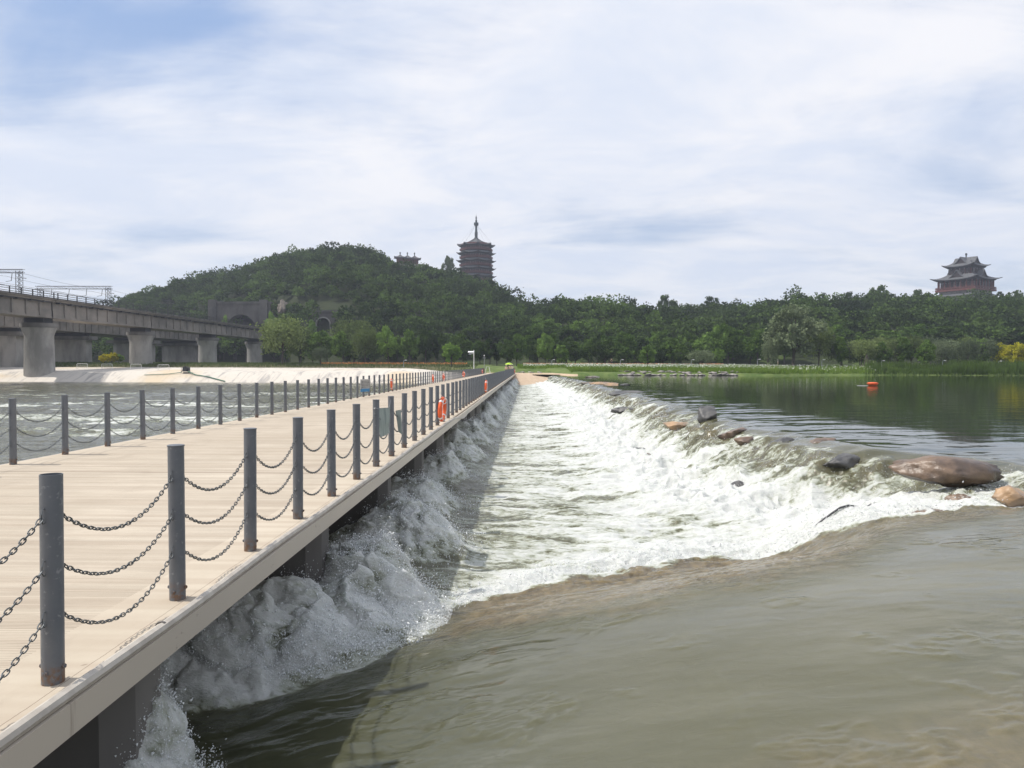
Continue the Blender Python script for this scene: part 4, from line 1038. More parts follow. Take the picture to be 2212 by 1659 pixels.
def gable_cross(mb, half, reach, z0, z1, m_off=0):
    """two crossing gabled roofs"""
    for ax in (0, 1):
        def P(a, b, z): return (a, b, z) if ax == 0 else (b, a, z)
        L = reach; hw = half
        prof = [(-hw, z0), (-hw*.55, z0+(z1-z0)*.33), (-hw*.22, z0+(z1-z0)*.72), (0, z1), (hw*.22, z0+(z1-z0)*.72), (hw*.55, z0+(z1-z0)*.33), (hw, z0)]
        n = len(prof); vs = [P(-L, b, z) for b, z in prof]+[P(L, b, z) for b, z in prof]+[P(-L, b, z-.45) for b, z in prof]+[P(L, b, z-.45) for b, z in prof]
        fs = [(i, i+1, n+i+1, n+i) for i in range(n-1)]+[(2*n+i, 3*n+i, 3*n+i+1, 2*n+i+1) for i in range(n-1)]+[(i, 2*n+i, 2*n+i+1, i+1) for i in range(n-1)]+[(n+i, n+i+1, 3*n+i+1, 3*n+i) for i in range(n-1)]
        mb.add(vs, fs)
def pavilion():
    Yp = 420.; c = W(2086, 606, Yp)
    o = tag(empty('pavilion', (c.x, Yp, c.z), math.radians(-59.2)), 'two-tiered pavilion with crossing gabled roofs on the ridge at the right', 'pavilion')
    s2 = math.sqrt(2); q = PI/4
    def sq(h): return h*s2
    lo = MB().add(*roof_ring(4, sq(7.0), 3.2, sq(12.6), 0, 1.5, q, seg=10)); lr = lo.obj('lower_roof', M_TILE, o)
    g_ = MB(); gable_cross(g_, 4.4, 10.2, 1.0, 5.6); g_.obj('gable_roof', M_TILE, lr)
    gf = MB()
    for ax in (0, 1):
        for s in (-1, 1):
            tri = [(s*9.6, -3.6, 1.2), (s*9.6, 3.6, 1.2), (s*9.6, 0, 4.6)]
            if ax: tri = [(b, a, z) for a, b, z in tri]
            tri2 = [(a*1.01, b*1.01 if ax else b, z) for a, b, z in tri]
            gf.add(tri, [(0, 1, 2)])
    gf.obj('gable_end', M_DARKWIN, lr)
    MB().add(*prism(4, sq(6.0), -1, 8.3, q)).obj('upper_storey', M_RED, o)
    f_ = MB(); facade(f_, 4, sq(6.0), 3.6, 6.4, q, 4, 1.9, .02); us = f_.obj('upper_windows', M_DARKWIN, o)
    f_ = MB(); facade(f_, 4, sq(6.0), 3.2, 6.8, q, 5, .3, .3); f_.obj('upper_columns', M_PALE, o)
    MB().add(*prism(4, sq(6.2), 6.5, 7.6, q, sq(7.6))).obj('bracket_band', M_DARKSTEEL, o)
    up = MB().add(*roof_ring(4, sq(4.2), 11.0, sq(8.6), 7.8, 1.3, q, seg=10)); ur = up.obj('upper_roof', M_TILE, o)
    g_ = MB(); gable_cross(g_, 3.9, 6.2, 9.2, 13.4); g_.obj('gable_roof', M_TILE, ur)
    gf = MB()
    for ax in (0, 1):
        for s in (-1, 1):
            tri = [(s*5.7, -3.1, 9.5), (s*5.7, 3.1, 9.5), (s*5.7, 0, 12.5)]
            if ax: tri = [(b, a, z) for a, b, z in tri]
            gf.add(tri, [(0, 1, 2)])
    gf.obj('gable_end', M_DARKWIN, ur)
    MB().lathe([(.35, 13.2), (.35, 14.6), (.6, 14.7), (.55, 15.7), (.1, 15.9)], 8).obj('finial', M_BRONZE, o)
    MB().add(*prism(4, sq(8.6), -5.6, .2, q)).obj('lower_storey', M_RED, o)
    f_ = MB(); facade(f_, 4, sq(8.6), -4.6, -1.8, q, 5, 2.1, .02); f_.obj('lower_windows', M_DARKWIN, o)
    f_ = MB(); facade(f_, 4, sq(8.6), -5.0, -.6, q, 11, .26, .3); f_.obj('lattice_frames', M_PALE, o)
    f_ = MB(); facade(f_, 4, sq(10.6), -5.4, -.6, q, 7, .5, 0); f_.obj('veranda_columns', M_RED, o)
    MB().add(*prism(4, sq(8.8), -1.6, .1, q, sq(11.2))).obj('bracket_band', M_DARKSTEEL, o)
    b_ = MB().add(*prism(4, sq(11.2), -6.6, -5.5, q)); facade(b_, 4, sq(11.1), -5.4, -4.2, q, 16, .16, 0)
    for a in range(4):
        p0 = Vector((math.cos(q+PI/2*a), math.sin(q+PI/2*a), 0))*sq(11.1); p1 = Vector((math.cos(q+PI/2*(a+1)), math.sin(q+PI/2*(a+1)), 0))*sq(11.1)
        b_.bar(p0+Vector((0, 0, -4.25)), p1+Vector((0, 0, -4.25)), .14); b_.bar(p0+Vector((0, 0, -4.9)), p1+Vector((0, 0, -4.9)), .3)
    b_.obj('balcony', M_RED, o)
    MB().add(*prism(4, sq(9.6), -16, -6.6, q)).obj('stone_base', M_SHORE, o)
    MB().add(*roof_ring(4, sq(9), -7.4, sq(12.6), -9.4, .7, q, seg=8)).obj('base_roof', M_TILE, o)
pavilion()
def triple():
    Yp = 440.; c = W(880, 559, Yp)
    o = tag(empty('triple_roofed_hall', (c.x, Yp, c.z), math.radians(12)), 'low hall with three little tiled roofs in a row on the hilltop', 'hall')
    for i in (-1, 0, 1):
        r_ = MB().add(*roof_ring(4, .4, 2.1-i*.12, 5.2, 0-i*.3, .7, PI/4, seg=8)); ob = r_.obj('roof', M_TILE, o); ob.location = (i*4.4, 0, 0)
        f_ = MB().lathe([(.28, 1.8), (.3, 3.0), (.42, 3.2), (.42, 3.8), (.1, 4.0)], 8); fo = f_.obj('finial', M_BRONZE, ob)
    MB().box(-6.6, 6.6, -2.9, 2.9, -3.6, .25).obj('hall_body', M_RED, o)
    f_ = MB()
    for i in range(12): f_.box(-6.2+i*1.1, -5.8+i*1.1, -2.98, -2.905, -3.2, -.4)
    f_.obj('lattice_windows', M_DARKWIN, o)
    MB().box(-8.2, 8.2, -4, 4, -7, -3.605).obj('stone_terrace', M_SHORE, o)
triple()
# ------------------------------------------------------------------ trees
def quads(P, size, rs, flat=0.0, vert=False, asp=1.0):
    n = len(P); a = rs.normal(0, 1, (n, 3)); 
    if vert: a[:, 2] = np.abs(a[:, 2])*0+2.5; 
    a /= np.linalg.norm(a, axis=1)[:, None]
    b = rs.normal(0, 1, (n, 3)); b[:, 2] *= (1-flat)
    b -= (b*a).sum(1)[:, None]*a; b /= np.linalg.norm(b, axis=1)[:, None]
    s = (size*rs.uniform(.6, 1.35, n))[:, None]
    A = a*s*asp; B = b*s
    V = np.stack([P-A-B*.55, P+B*.8-A*.2, P+A+B*.25, P+A*.1-B*.9], 1).reshape(-1, 3)
    return V
def qfaces(n): return np.arange(n*4, dtype=np.int32).reshape(-1, 4)
def crown_pts(kind, seed, h, r, n):
    rs = np.random.RandomState(seed)
    if kind == 'willow':
        k = 60; th = rs.uniform(0, 2*PI, k); rad = r*np.sqrt(rs.uniform(.05, 1, k)); top = h*(.62+.38*np.sqrt(np.clip(1-(rad/r)**2*.8, 0, 1)))*rs.uniform(.86, 1.02, k)
        ln = h*rs.uniform(.22, .60, k); per = n//k; P = []
        for i in range(k):
            f = rs.uniform(0, 1, per)**.8
            sp_ = (.34+.5*(1-f))*r*.30
            x = rad[i]*math.cos(th[i])*(1+.12*f)+rs.normal(0, 1, per)*sp_; y = rad[i]*math.sin(th[i])*(1+.12*f)+rs.normal(0, 1, per)*sp_
            P.append(np.stack([x, y, top[i]-ln[i]*f+rs.normal(0, .03*h, per)], -1))
        return np.concatenate(P)
    k = 42 if kind != 'sparse' else 46
    d = rs.normal(0, 1, (k, 3)); d /= np.linalg.norm(d, axis=1)[:, None]; rr = rs.uniform(.30, .95, k)**.6
    c = d*rr[:, None]*[r, r, h*.40]; zc = h*.60
    if kind == 'low': zc = h*.5; c = d*rr[:, None]*[r, r, h*.5]
    if kind == 'tall': c[:, 0] *= 1-.35*(c[:, 2]/h+.4); c[:, 1] *= 1-.35*(c[:, 2]/h+.4)
    c[:, 2] += zc
    cr = rs.uniform(.18, .36, k)*r
    if kind == 'sparse': cr *= .85
    per = n//k; P = []
    for i in range(k):
        e = rs.normal(0, 1, (per, 3)); e /= np.linalg.norm(e, axis=1)[:, None]
        P.append(c[i]+e*(cr[i]*rs.uniform(.35, 1.08, per))[:, None]*[1, 1, .8])
    return np.concatenate(P)
def trunk_mesh(h, r, seed, lean=.04):
    rr = random.Random(seed); mb = MB()
    top = Vector((rr.uniform(-.1, .1)*h*.3, rr.uniform(-.1, .1)*h*.3, h*.62)); mid = top*.5+Vector((rr.uniform(-1, 1)*lean*h, 0, 0))
    R0 = h*.022+.06
    mb.tube([(0, 0, -.5), (0, 0, .2), mid, top, top*1.3], [R0*1.35, R0, R0*.75, R0*.45, R0*.15], 7)
    for i in range(8):
        a = 2*PI*i/8+rr.uniform(-.4, .4); z = h*rr.uniform(.22, .55); e = Vector((math.cos(a)*r*.75, math.sin(a)*r*.75, z+h*rr.uniform(.16, .32)))
        s = Vector((mid.x*.7, 0, z)); mb.tube([s, s*.5+e*.5+Vector((0, 0, .05*h)), e], [R0*.42, R0*.26, R0*.08], 5)
    return mb.mesh('trunk', M_TRUNK, smooth=True)
PROTO = {}
def proto(kind, v):
    key = (kind, v)
    if key in PROTO: return PROTO[key]
    conf = dict(round=('round', 10, 4.2, 3600, .30), willow=('willow', 10, 4.4, 4200, .26), bright=('round', 8, 3.6, 2600, .28), tall=('tall', 10, 2.8, 2600, .28), big=('sparse', 10, 4.6, 7000, .20), low=('low', 10, 5.5, 2600, .36), yellow=('round', 10, 5.0, 3400, .32), silver=('willow', 10, 4.2, 3600, .26), mid=('round', 10, 4.4, 3400, .30))[kind]
    mt = dict(round=L_MID, willow=L_WILLOW, bright=L_BRIGHT, tall=L_DARK, big=L_SILVER, low=L_DARK, yellow=L_YELLOW, silver=L_SILVER, mid=L_FRESH)[kind]
    rs = np.random.RandomState(hash(kind) % 1 + 50*v+len(kind)); P = crown_pts(conf[0], 17*v+len(kind)*3, conf[1], conf[2], conf[3])
    V = quads(P, conf[4], rs, asp=1.0 if conf[0] != 'willow' else .75, vert=conf[0] == 'willow')
    PROTO[key] = (mesh_np('crown', V, qfaces(len(P)), mt, False), trunk_mesh(conf[1], conf[2], v*5+1))
    return PROTO[key]
def tree(u, vt, y, wpx, kind, label, name=None, group=None, z=None, var=0):
    x = (u-1139)/F*y
    if z is None: z = float(terrain(np.array([x]), np.array([float(y)]))[0])
    h = max(2.5, (788-vt)/F*y+EYE-z); w_ = wpx/F*y
    cm, tm = proto(kind, var)
    o = empty(name or 'tree', (x, y, z-.05), rnd.uniform(0, 6.28)); r0 = dict(round=4.2, willow=4.6, bright=3.6, tall=2.8, big=4.6, low=5.5, yellow=5, silver=4.4, mid=4.4)[kind]
    o.scale = (w_/2/r0/1.08, w_/2/r0/1.08, h/10 if kind != 'bright' else h/8)
    link('crown', cm, o); link('trunk', tm, o)
    tag(o, label, 'tree', group)
G1 = 'trees on the far bank left of the footbridge'; G2 = 'trees on the far bank behind the flower field'; G3 = 'trees on the far bank at the right'
TL = [
 (607, 682, 175, 88, 'willow', 'big drooping willow at the right end of the railway bridge', 'willow', G1),
 (647, 703, 190, 58, 'willow', 'smaller drooping willow just right of the big one by the railway bridge', 'willow', G1),
 (690, 716, 190, 62, 'mid', 'leafy tree below the small arched tunnel mouth', 'tree', G1),
 (763, 684, 205, 88, 'willow', 'tall pale willow rising behind the trees right of the small tunnel', 'willow', G1),
 (740, 718, 185, 52, 'mid', 'leafy tree in front of the tall pale willow', 'tree', G1),
 (788, 706, 180, 56, 'willow', 'narrow willow with a dark trunk on the grassy slope', 'willow', G1),
 (838, 706, 180, 54, 'mid', 'round leafy tree with two trunks on the grassy slope', 'tree', G1),
 (884, 712, 186, 46, 'mid', 'leafy tree with bare trunks right of the grassy slope', 'tree', G1),
 (919, 711, 190, 40, 'round', 'dark tree left of the bare poplar', 'tree', G1),
 (940, 720, 186, 26, 'tall', 'thin bare-looking poplar beside the bright green tree', 'poplar', G1),
 (690, 748, 170, 34, 'silver', 'small silvery bush-like tree on the bank below the tunnel', 'tree', G1),
 (975, 741, 168, 44, 'bright', 'small bright green tree left of the solar lamp', 'tree', G1),
 (1000, 722, 190, 52, 'round', 'dark leafy tree behind the solar lamp', 'tree', G2),
 (1708, 656, 160, 128, 'big', 'biggest silvery tree with an airy crown standing at the lake shore', 'tree', G3),
 (1762, 700, 168, 56, 'willow', 'pale willow hanging just right of the biggest silvery tree', 'willow', G3),
 (1660, 728, 160, 34, 'silver', 'thin silvery willow at the left foot of the biggest tree', 'willow', G3),
 (1180, 690, 240, 70, 'mid', 'broad tree rising behind the tree wall right of the bridge end', 'tree', G2),
 (1212, 743, 170, 38, 'mid', 'low leafy tree standing before the gap in the tree wall', 'tree', G2),
 (1342, 717, 185, 62, 'mid', 'pair-crowned tree above bare trunks in the middle of the far bank', 'tree', G2),
 (1398, 744, 160, 40, 'mid', 'leafy tree that reaches the ground at the edge of the flower field', 'tree', G2),
 (1455, 733, 175, 58, 'mid', 'spreading tree right of the one that reaches the ground', 'tree', G2),
 (1512, 752, 165, 50, 'silver', 'light feathery low tree behind the flower field', 'tree', G2),
 (1570, 700, 190, 82, 'mid', 'large domed tree left of the biggest silvery tree', 'tree', G2),
 (1632, 709, 185, 58, 'mid', 'domed tree touching the biggest silvery tree', 'tree', G2),
]
for i, (u, vt, y, wp, k, lab, nm, g_) in enumerate(TL): tree(u, vt, y, wp, k, lab, nm, g_, var=i % 2)
SEC = [  # rows of look-alikes
 (1025, 1320, 14, 716, 742, 183, 44, ('mid', 'round'), 'leafy tree in the dense green wall right of the bridge end', G2),
 (1300, 1700, 12, 700, 735, 205, 60, ('round', 'mid'), 'dark leafy tree in the second row behind the flower field', G2),
 (1010, 1330, 10, 690, 712, 225, 60, ('round', 'mid'), 'dark tree standing behind the dense green wall', G2),
 (1330, 1560, 6, 742, 756, 176, 36, ('round', 'mid'), 'low dark tree above the lawn behind the flower field', G2),
 (1800, 2125, 9, 717, 732, 172, 50, ('silver', 'willow'), 'pale grey-green willow in the long row along the right shore', G3),
 (1790, 2140, 8, 722, 738, 163, 36, ('mid', 'silver'), 'shrubby tree in front of the willow row on the right shore', G3),
 (1720, 2212, 9, 700, 716, 215, 70, ('round', 'mid'), 'dark tree behind the willow row on the right shore', G3),
 (2132, 2260, 5, 735, 742, 168, 42, ('yellow', 'yellow'), 'tree covered in yellow blossom at the right edge of the far bank', G3),
 (600, 1000, 13, 716, 740, 205, 42, ('round', 'mid'), 'dark tree in the shade behind the willows of the left bank', G1),
 (215, 600, 13, 722, 742, 264, 48, ('round', 'mid'), 'dark tree in the shade beneath the railway bridges', 'trees beneath the railway bridges'),
 (10, 110, 4, 728, 738, 225, 46, ('willow', 'mid'), 'willow seen between the piers at the left edge', 'trees beneath the railway bridges'),
]
for (u0, u1, n, v0, v1, y, wp, kinds, lab, g_) in SEC:
    for i in range(n):
        f = (i+.5)/n; k = kinds[rnd.randrange(2)]
        tree(u0+(u1-u0)*f+rnd.uniform(-.25, .25)*(u1-u0)/n, rnd.uniform(v0, v1), y+rnd.uniform(-6, 6), wp*rnd.uniform(.85, 1.25), k, lab, 'willow' if k == 'willow' else 'tree', g_, var=rnd.randrange(2))
# trees that stand out of the skyline
for (u, vt, y, wp, k, lab) in ((965, 551, 395, 34, 'big', 'lone airy tree on the skyline left of the pagoda'), (1440, 637, 345, 50, 'round', 'large round-headed tree on the middle of the right skyline'), (1885, 617, 335, 55, 'round', 'tallest clump of trees on the right skyline'), (1977, 625, 335, 46, 'round', 'flat round-headed tree on the skyline left of the pavilion'), (1768, 633, 335, 26, 'round', 'small round tree poking above the skyline behind the biggest silvery tree'), (1205, 640, 345, 30, 'tall', 'pointed tree at the left end of the right skyline'), (1532, 641, 345, 44, 'round', 'irregular tree on the skyline right of the large round-headed one'), (1350, 651, 345, 36, 'low', 'flat-topped tree on the right skyline'), (2140, 629, 392, 34, 'tall', 'jagged tree on the skyline just right of the pavilion'), (1830, 630, 338, 36, 'round', 'tree on the skyline left of the tallest clump')):
    tree(u, vt, y, wp, k, lab, 'tree', 'trees that stand out on the skyline')
for i, (u, vt) in enumerate(((300, 630), (330, 622), (372, 604), (405, 597), (440, 594), (655, 546), (735, 534), (800, 542), (945, 581))):
    tree(u, vt, 398 if u < 1000 else 370, 26, 'tall', 'pointed dark tree sticking up along the skyline of the left hill', 'tree', 'trees on the skyline of the left hill', var=i % 2)

for i, (u, vt, wp) in enumerate(((478, 684, 30), (505, 694, 34), (585, 676, 34), (560, 698, 30), (668, 692, 26), (728, 690, 30))):
    tree(u, vt, 262 if u < 600 else 248, wp, 'round' if i % 2 else 'mid', 'leafy tree partly hiding the wall around the ' + ('wide' if u < 600 else 'small') + ' tunnel mouth', 'tree', 'trees before the tunnel mouths', var=i % 2)

# yellow and green bushes beneath the railway bridge
for i, (u, vt, y) in enumerate(((215, 768, 176), (230, 762, 178), (246, 765, 180), (40, 766, 170), (62, 770, 170))):
    tree(u, vt, y, 26, 'yellow' if i in (0, 1, 3) else 'bright', 'low yellow-green bush on the grass between the railway piers', 'bush', 'bushes between the railway piers')
for i, (u, vt, y) in enumerate(((575, 690, 300), (560, 688, 305), (548, 692, 300))):
    tree(u, vt, y, 22, 'yellow', 'yellow-flowering tree at the foot of the wide tunnel wall', 'tree', 'yellow trees by the wide tunnel', z=14)

# ------------------------------------------------------------------ wooded hillside (one mass)
def forest():
    rs = np.random.RandomState(3); st_ = 4.6
    gx, gy = np.meshgrid(np.arange(-330, 420, st_), np.arange(186, 436, st_)); n = gx.size
    x = gx.ravel()+rs.uniform(-1.9, 1.9, n); y = gy.ravel()+rs.uniform(-1.9, 1.9, n); a = x/y
    keep = (a > -.85) & (a < .80) & (y > np.interp(a, [-.6, -.36, -.28, 0, .8], [262, 262, 222, 212, 214]))
    z = terrain(x, y)
    u = 1139+a*F
    cutA = (u > 460) & (u < 588) & (y < 287); cutB = (u > 668) & (u < 732) & (y < 270)
    vv = 789-(z+3-EYE)/y*F
    rk = ((u > 684) & (u < 754) & (vv > 640) & (vv < 672)) | ((u > 2098) & (u < 2136) & (vv > 700) & (vv < 722)) | ((u > 596) & (u < 622) & (vv > 652) & (vv < 672))
    lawn = (y < 222) & (fbm(x*.02, y*.03, 2, 77) > .1) & (a > -.3)
    tower = ((x+34)**2+(y-480)**2 < 16**2)
    keep &= ~cutA & ~cutB & ~rk & ~lawn & ~tower
    x, y, z = x[keep], y[keep], z[keep]; n = len(x)
    big = (rs.uniform(0, 1, n) > .88); h = rs.uniform(3.6, 7.5, n)*(1+.5*fbm(x*.03, y*.03, 2, 70))*(1+.45*big); r = rs.uniform(1.8, 3.3, n)*(1+.75*big)
    per = 150
    d = rs.normal(0, 1, (n, per, 3)); d /= np.linalg.norm(d, axis=2)[..., None]; d[..., 2] = np.where(d[..., 2] < -.25, -d[..., 2], d[..., 2])
    lump = 1+.22*np.sin(d[..., 0]*5+x[:, None])*np.cos(d[..., 1]*5+y[:, None])+.12*np.sin(d[..., 2]*9+x[:, None]*2)
    rad = rs.uniform(.72, 1.06, (n, per))*lump
    P = np.stack([x[:, None]+d[..., 0]*rad*r[:, None], y[:, None]+d[..., 1]*rad*r[:, None], z[:, None]+h[:, None]*.58+d[..., 2]*rad*h[:, None]*.44], -1).reshape(-1, 3)
    V = quads(P, .46, rs); which = rs.uniform(0, 1, n) < .42
    tone = np.repeat(np.clip(rs.normal(0, .26, n)+.35*fbm(x*.05, y*.05, 2, 91), -.6, .6), per*4)
    me = mesh_np('hillside_wood', V, qfaces(len(P)), L_DARK, False, dict(tone=tone)); me.materials.append(L_MID)
    patch = (fbm(x*.025, y*.025, 3, 88)+rs.normal(0, .22, n)) > .05
    me.polygons.foreach_set('material_index', np.repeat(patch.astype(np.int32), per))
    return me
tag(link('hillside_wood', forest()), 'dense green wood covering the hills behind the river', 'wood', kind='stuff')
def outcrop(u0, u1, v0, v1, y, seed, label):
    p0, p1 = W(u0, v1, y), W(u1, v0, y); w_ = p1.x-p0.x; h = p1.z-p0.z
    o = link('rock_outcrop', rock_mesh('rock_outcrop', M_OUT, seed, w_/2, 5, h/2*1.1, n=4, amp=.7)); o.location = ((p0.x+p1.x)/2, y+4, (p0.z+p1.z)/2)
    tag(o, label, 'rock face')
M_OUT = mat('rock_face', (.20, .17, .145), (.09, .085, .07), rough=.95, scale=.35, bump=.5, bscale=1.2, stretch=(1, 1, .6))
outcrop(690, 715, 642, 668, 285, 3, 'bare grey-brown rock face above the small arched tunnel mouth')
outcrop(718, 750, 640, 664, 290, 4, 'darker rock face right of the bare one above the small tunnel')
outcrop(596, 622, 650, 680, 280, 6, 'pinkish rock slope at the right end of the wide tunnel wall')
outcrop(2098, 2136, 700, 724, 232, 7, 'pale broken rock face below the pavilion at the right')

# ------------------------------------------------------------------ grass, flowers and reeds (uncountable)
def blades(name, x, y, z, hgt, wid, m, label, cat, seed, heads=None):
    rs = np.random.RandomState(seed); n = len(x); a = rs.uniform(0, PI, n); dx = np.cos(a)*wid/2; dy = np.sin(a)*wid/2; lx = rs.normal(0, .18, n)*hgt; ly = rs.normal(0, .18, n)*hgt
    V = np.stack([np.stack([x-dx, y-dy, z], -1), np.stack([x+dx, y+dy, z], -1), np.stack([x+dx*.35+lx, y+dy*.35+ly, z+hgt], -1), np.stack([x-dx*.35+lx, y-dy*.35+ly, z+hgt], -1)], 1).reshape(-1, 3)
    return tag(link(name, mesh_np(name, V, qfaces(n), m, False)), label, cat, kind='stuff')
rs = np.random.RandomState(21)
def scat(n, u0, u1, y0, y1, pw=1.0):
    y = y0+(y1-y0)*rs.uniform(0, 1, n)**pw; u = rs.uniform(u0, u1, n); x = (u-1139)/F*y
    return x, y, terrain(x, y)
x, y, z = scat(52000, 1118, 1920, 130, 172, 1.2); k = (z > .12) & ((x > 8) | (y > 151)); x, y, z = x[k], y[k], z[k]
blades('flower_field_grass', x, y, z-.05, rs.uniform(.3, .75, len(x)), .16, L_GRASS, 'bright green grass and leaves of the flower field along the lake', 'grass', 1)
M_FLW = mat('white_petals', (.78, .78, .70), rough=.6); M_FLO = mat('orange_petals', (.55, .16, .05), (.62, .30, .08), rough=.6, scale=2)
x, y, z = scat(15000, 1130, 1900, 136, 172); k = (z > .35) & (rs.uniform(0, 1, len(x)) < np.interp(x/y, [0, .18, .3, .5], [.9, .75, .5, .12])) & ((x > 8) | (y > 153)); x, y, z = x[k], y[k], z[k]
P = np.stack([x, y, z+rs.uniform(.4, .8, len(x))], -1); tag(link('white_flowers', mesh_np('white_flowers', quads(P, .075, rs), qfaces(len(P)), M_FLW, False)), 'white blossoms scattered over the flower field', 'flowers', kind='stuff')
x, y, z = scat(7000, 1130, 1560, 171, 180); P = np.stack([x, y, z+rs.uniform(.4, .8, len(x))], -1)
x2, y2, z2 = scat(2600, 690, 1010, 173, 176); P2 = np.stack([x2, y2, z2+rs.uniform(.2, .6, len(x2))], -1); P = np.concatenate([P, P2])
tag(link('orange_flowers', mesh_np('orange_flowers', quads(P, .075, rs), qfaces(len(P)), M_FLO, False)), 'thin band of orange blossoms in front of the trees', 'flowers', kind='stuff')
x, y, z = scat(26000, 1860, 2260, 129, 160, 1.0); k = (z > -.12) & (rs.uniform(0, 1, len(x)) < np.interp(x/y, [.47, .53], [.1, 1])); x, y, z = x[k], y[k], z[k]
blades('reeds', x, y, z-.05, rs.uniform(.9, 2.1, len(x))*(.35+.75*sst(fbm(x*.11, y*.14, 3, 5), -.35, .35)), .13, L_REED, 'tall green reeds along the right lake shore', 'reeds', 2)
x, y, z = scat(30000, -40, 1130, 158, 200, 1.0); k = (x < -12) & ((y > 164) | (x > -70)); x, y, z = x[k], y[k], z[k]
blades('bank_weeds', x, y, z-.05, rs.uniform(.2, .6, len(x)), .14, L_WILLOW, 'rough grass and weeds on the bank above the concrete slope', 'grass', 3)

# ------------------------------------------------------------------ lamps
def street_lamp(u, vt, vb, y, label):
    b = W(u, vb, y); h = W(u, vt, y).z-b.z
    o = tag(empty('street_lamp', (b.x, y, b.z)), label, 'street lamp', 'lamps along the far path')
    MB().lathe([(.12, 0), (.08, .3), (.06, h*.8)], 8).obj('pole', M_GALV, o, smooth=True)
    MB().tube([(0, 0, h*.8), (.02, 0, h*.92), (.15, 0, h*.985), (.34, 0, h)], .05, 6).obj('arm', M_GALV, o)
    MB().box(.28, .72, -.12, .12, h-.05, h+.06, .03).obj('lamp_head', M_WHITE, o)
for i, (u, vt, lab) in enumerate(((1192, 777, 'thin street lamp leftmost of those behind the flower field'), (1340, 777, 'thin street lamp below the pair-crowned tree'), (1493, 777, 'thin street lamp beside the light feathery low tree'), (1636, 776, 'thin street lamp left of the biggest silvery tree'), (1775, 777, 'thin street lamp right of the biggest silvery tree'), (1904, 779, 'thin street lamp at the left end of the reeds'), (2036, 779, 'thin street lamp behind the middle of the reeds'), (2157, 780, 'thin street lamp before the yellow-blossomed trees'), (872, 778, 'thin grey post on the grassy slope left of the footbridge'))):
    street_lamp(u, vt, 793, 158, lab)
b = W(1023.6, 806, 141)
sl = tag(empty('solar_lamp', (b.x, 141, b.z)), 'pale solar lamp pole at the far left end of the footbridge', 'street lamp')
MB().lathe([(.09, 0), (.075, 4.6)], 10).obj('pole', M_WHITE, sl, smooth=True); pn_ = MB().box(-1.05, .1, -.35, .35, 4.45, 4.5).obj('solar_panel', M_WHITE, sl); pn_.rotation_euler = (.35, .0, 0)
MB().box(-1.0, -.5, -.15, .1, 3.7, 3.95, .03).obj('lamp_head', M_GALV, sl); MB().tube([(0, 0, 3.9), (-.6, 0, 3.85)], .035, 5).obj('arm', M_WHITE, sl)
b = W(1046, 796, 150); sl2 = tag(empty('weather_post', (b.x, 150, b.z)), 'slim grey post with small devices on top, right of the solar lamp', 'post')
MB().lathe([(.07, 0), (.05, 2.6)], 8).obj('pole', M_GALV, sl2); MB().box(-.35, .35, -.05, .05, 2.2, 2.28).obj('crossarm', M_GALV, sl2); MB().lathe([(.0001, 2.6), (.12, 2.65), (.12, 2.8), (.0001, 2.9)], 8).obj('sensor', M_WHITE, sl2)

# ------------------------------------------------------------------ bits on the far bank
def barrier(u, y, z, rz, label):
    o = tag(empty('crowd_barrier', ((u-1139)/F*y, y, z), rz), label, 'barrier', 'metal barriers on the concrete bank')
    f_ = MB(); w_, h = 2.3, 1.15
    f_.tube([(-w_/2, 0, .1), (-w_/2, 0, h-.12), (-w_/2+.12, 0, h), (w_/2-.12, 0, h), (w_/2, 0, h-.12), (w_/2, 0, .1)], .035, 6); f_.bar((-w_/2, 0, .3), (w_/2, 0, .3), .02); f_.obj('frame', M_WHITE, o)
    q = MB()
    for i in range(9): xx = -w_/2+.23*(i+1); q.bar((xx, 0, .3), (xx, 0, h), .014)
    q.obj('bars', M_WHITE, o)
    for s in (-1, 1): MB().tube([(s*w_/2, -.35, 0), (s*w_/2, -.2, .12), (s*w_/2, .2, .12), (s*w_/2, .35, 0)], .03, 5).obj('foot', M_WHITE, o)
for u, y, lab in ((165, 151, 'faint metal barrier beside the nearest railway pier'), (220, 149, 'second metal barrier from the left on the concrete bank'), (284, 147, 'third metal barrier from the left on the concrete bank'), (345, 144, 'rightmost metal barrier on the concrete bank')):
    barrier(u, y, float(np.interp(y, prof_y, prof_z)), 0, lab)
M_HOSE = mat('green_hose', (.03, .13, .08), rough=.5)
pc = W(402, 812, 138.4); pu = tag(empty('pump', (pc.x, 138.3, .10)), 'dark motor pump standing on the edge of the concrete slope', 'pump')
MB().box(-.75, .75, -.5, .5, .15, .28).obj('frame', M_DARKSTEEL, pu); MB().box(-.55, .35, -.35, .35, .28, 1.15, .06).obj('motor', M_DARKSTEEL, pu); MB().lathe([(.28, .3), (.3, .9), (.1, 1.0)], 12, (.55, 0, 0)).obj('pump_body', M_DARKSTEEL, pu)
for sx_ in (-.7, .7): MB().bar((sx_, -.4, 0), (sx_, -.4, 1.35), .04).obj('post', M_DARKSTEEL, pu)
MB().tube([(-.2, .1, 1.1), (-.2, .1, 1.5)], .06, 6).obj('exhaust', M_DARKSTEEL, pu)
tag(MB().tube([(pc.x+.6, 137.9, .3), (pc.x+2.5, 137.0, -.35), (pc.x+5, 136.3, -.65), (pc.x+7.5, 135.2, -1.15), (pc.x+9.5, 134.3, -1.55)], .10, 6).obj('hose', M_HOSE, None, smooth=True), 'green hose running from the pump down into the water', 'hose')
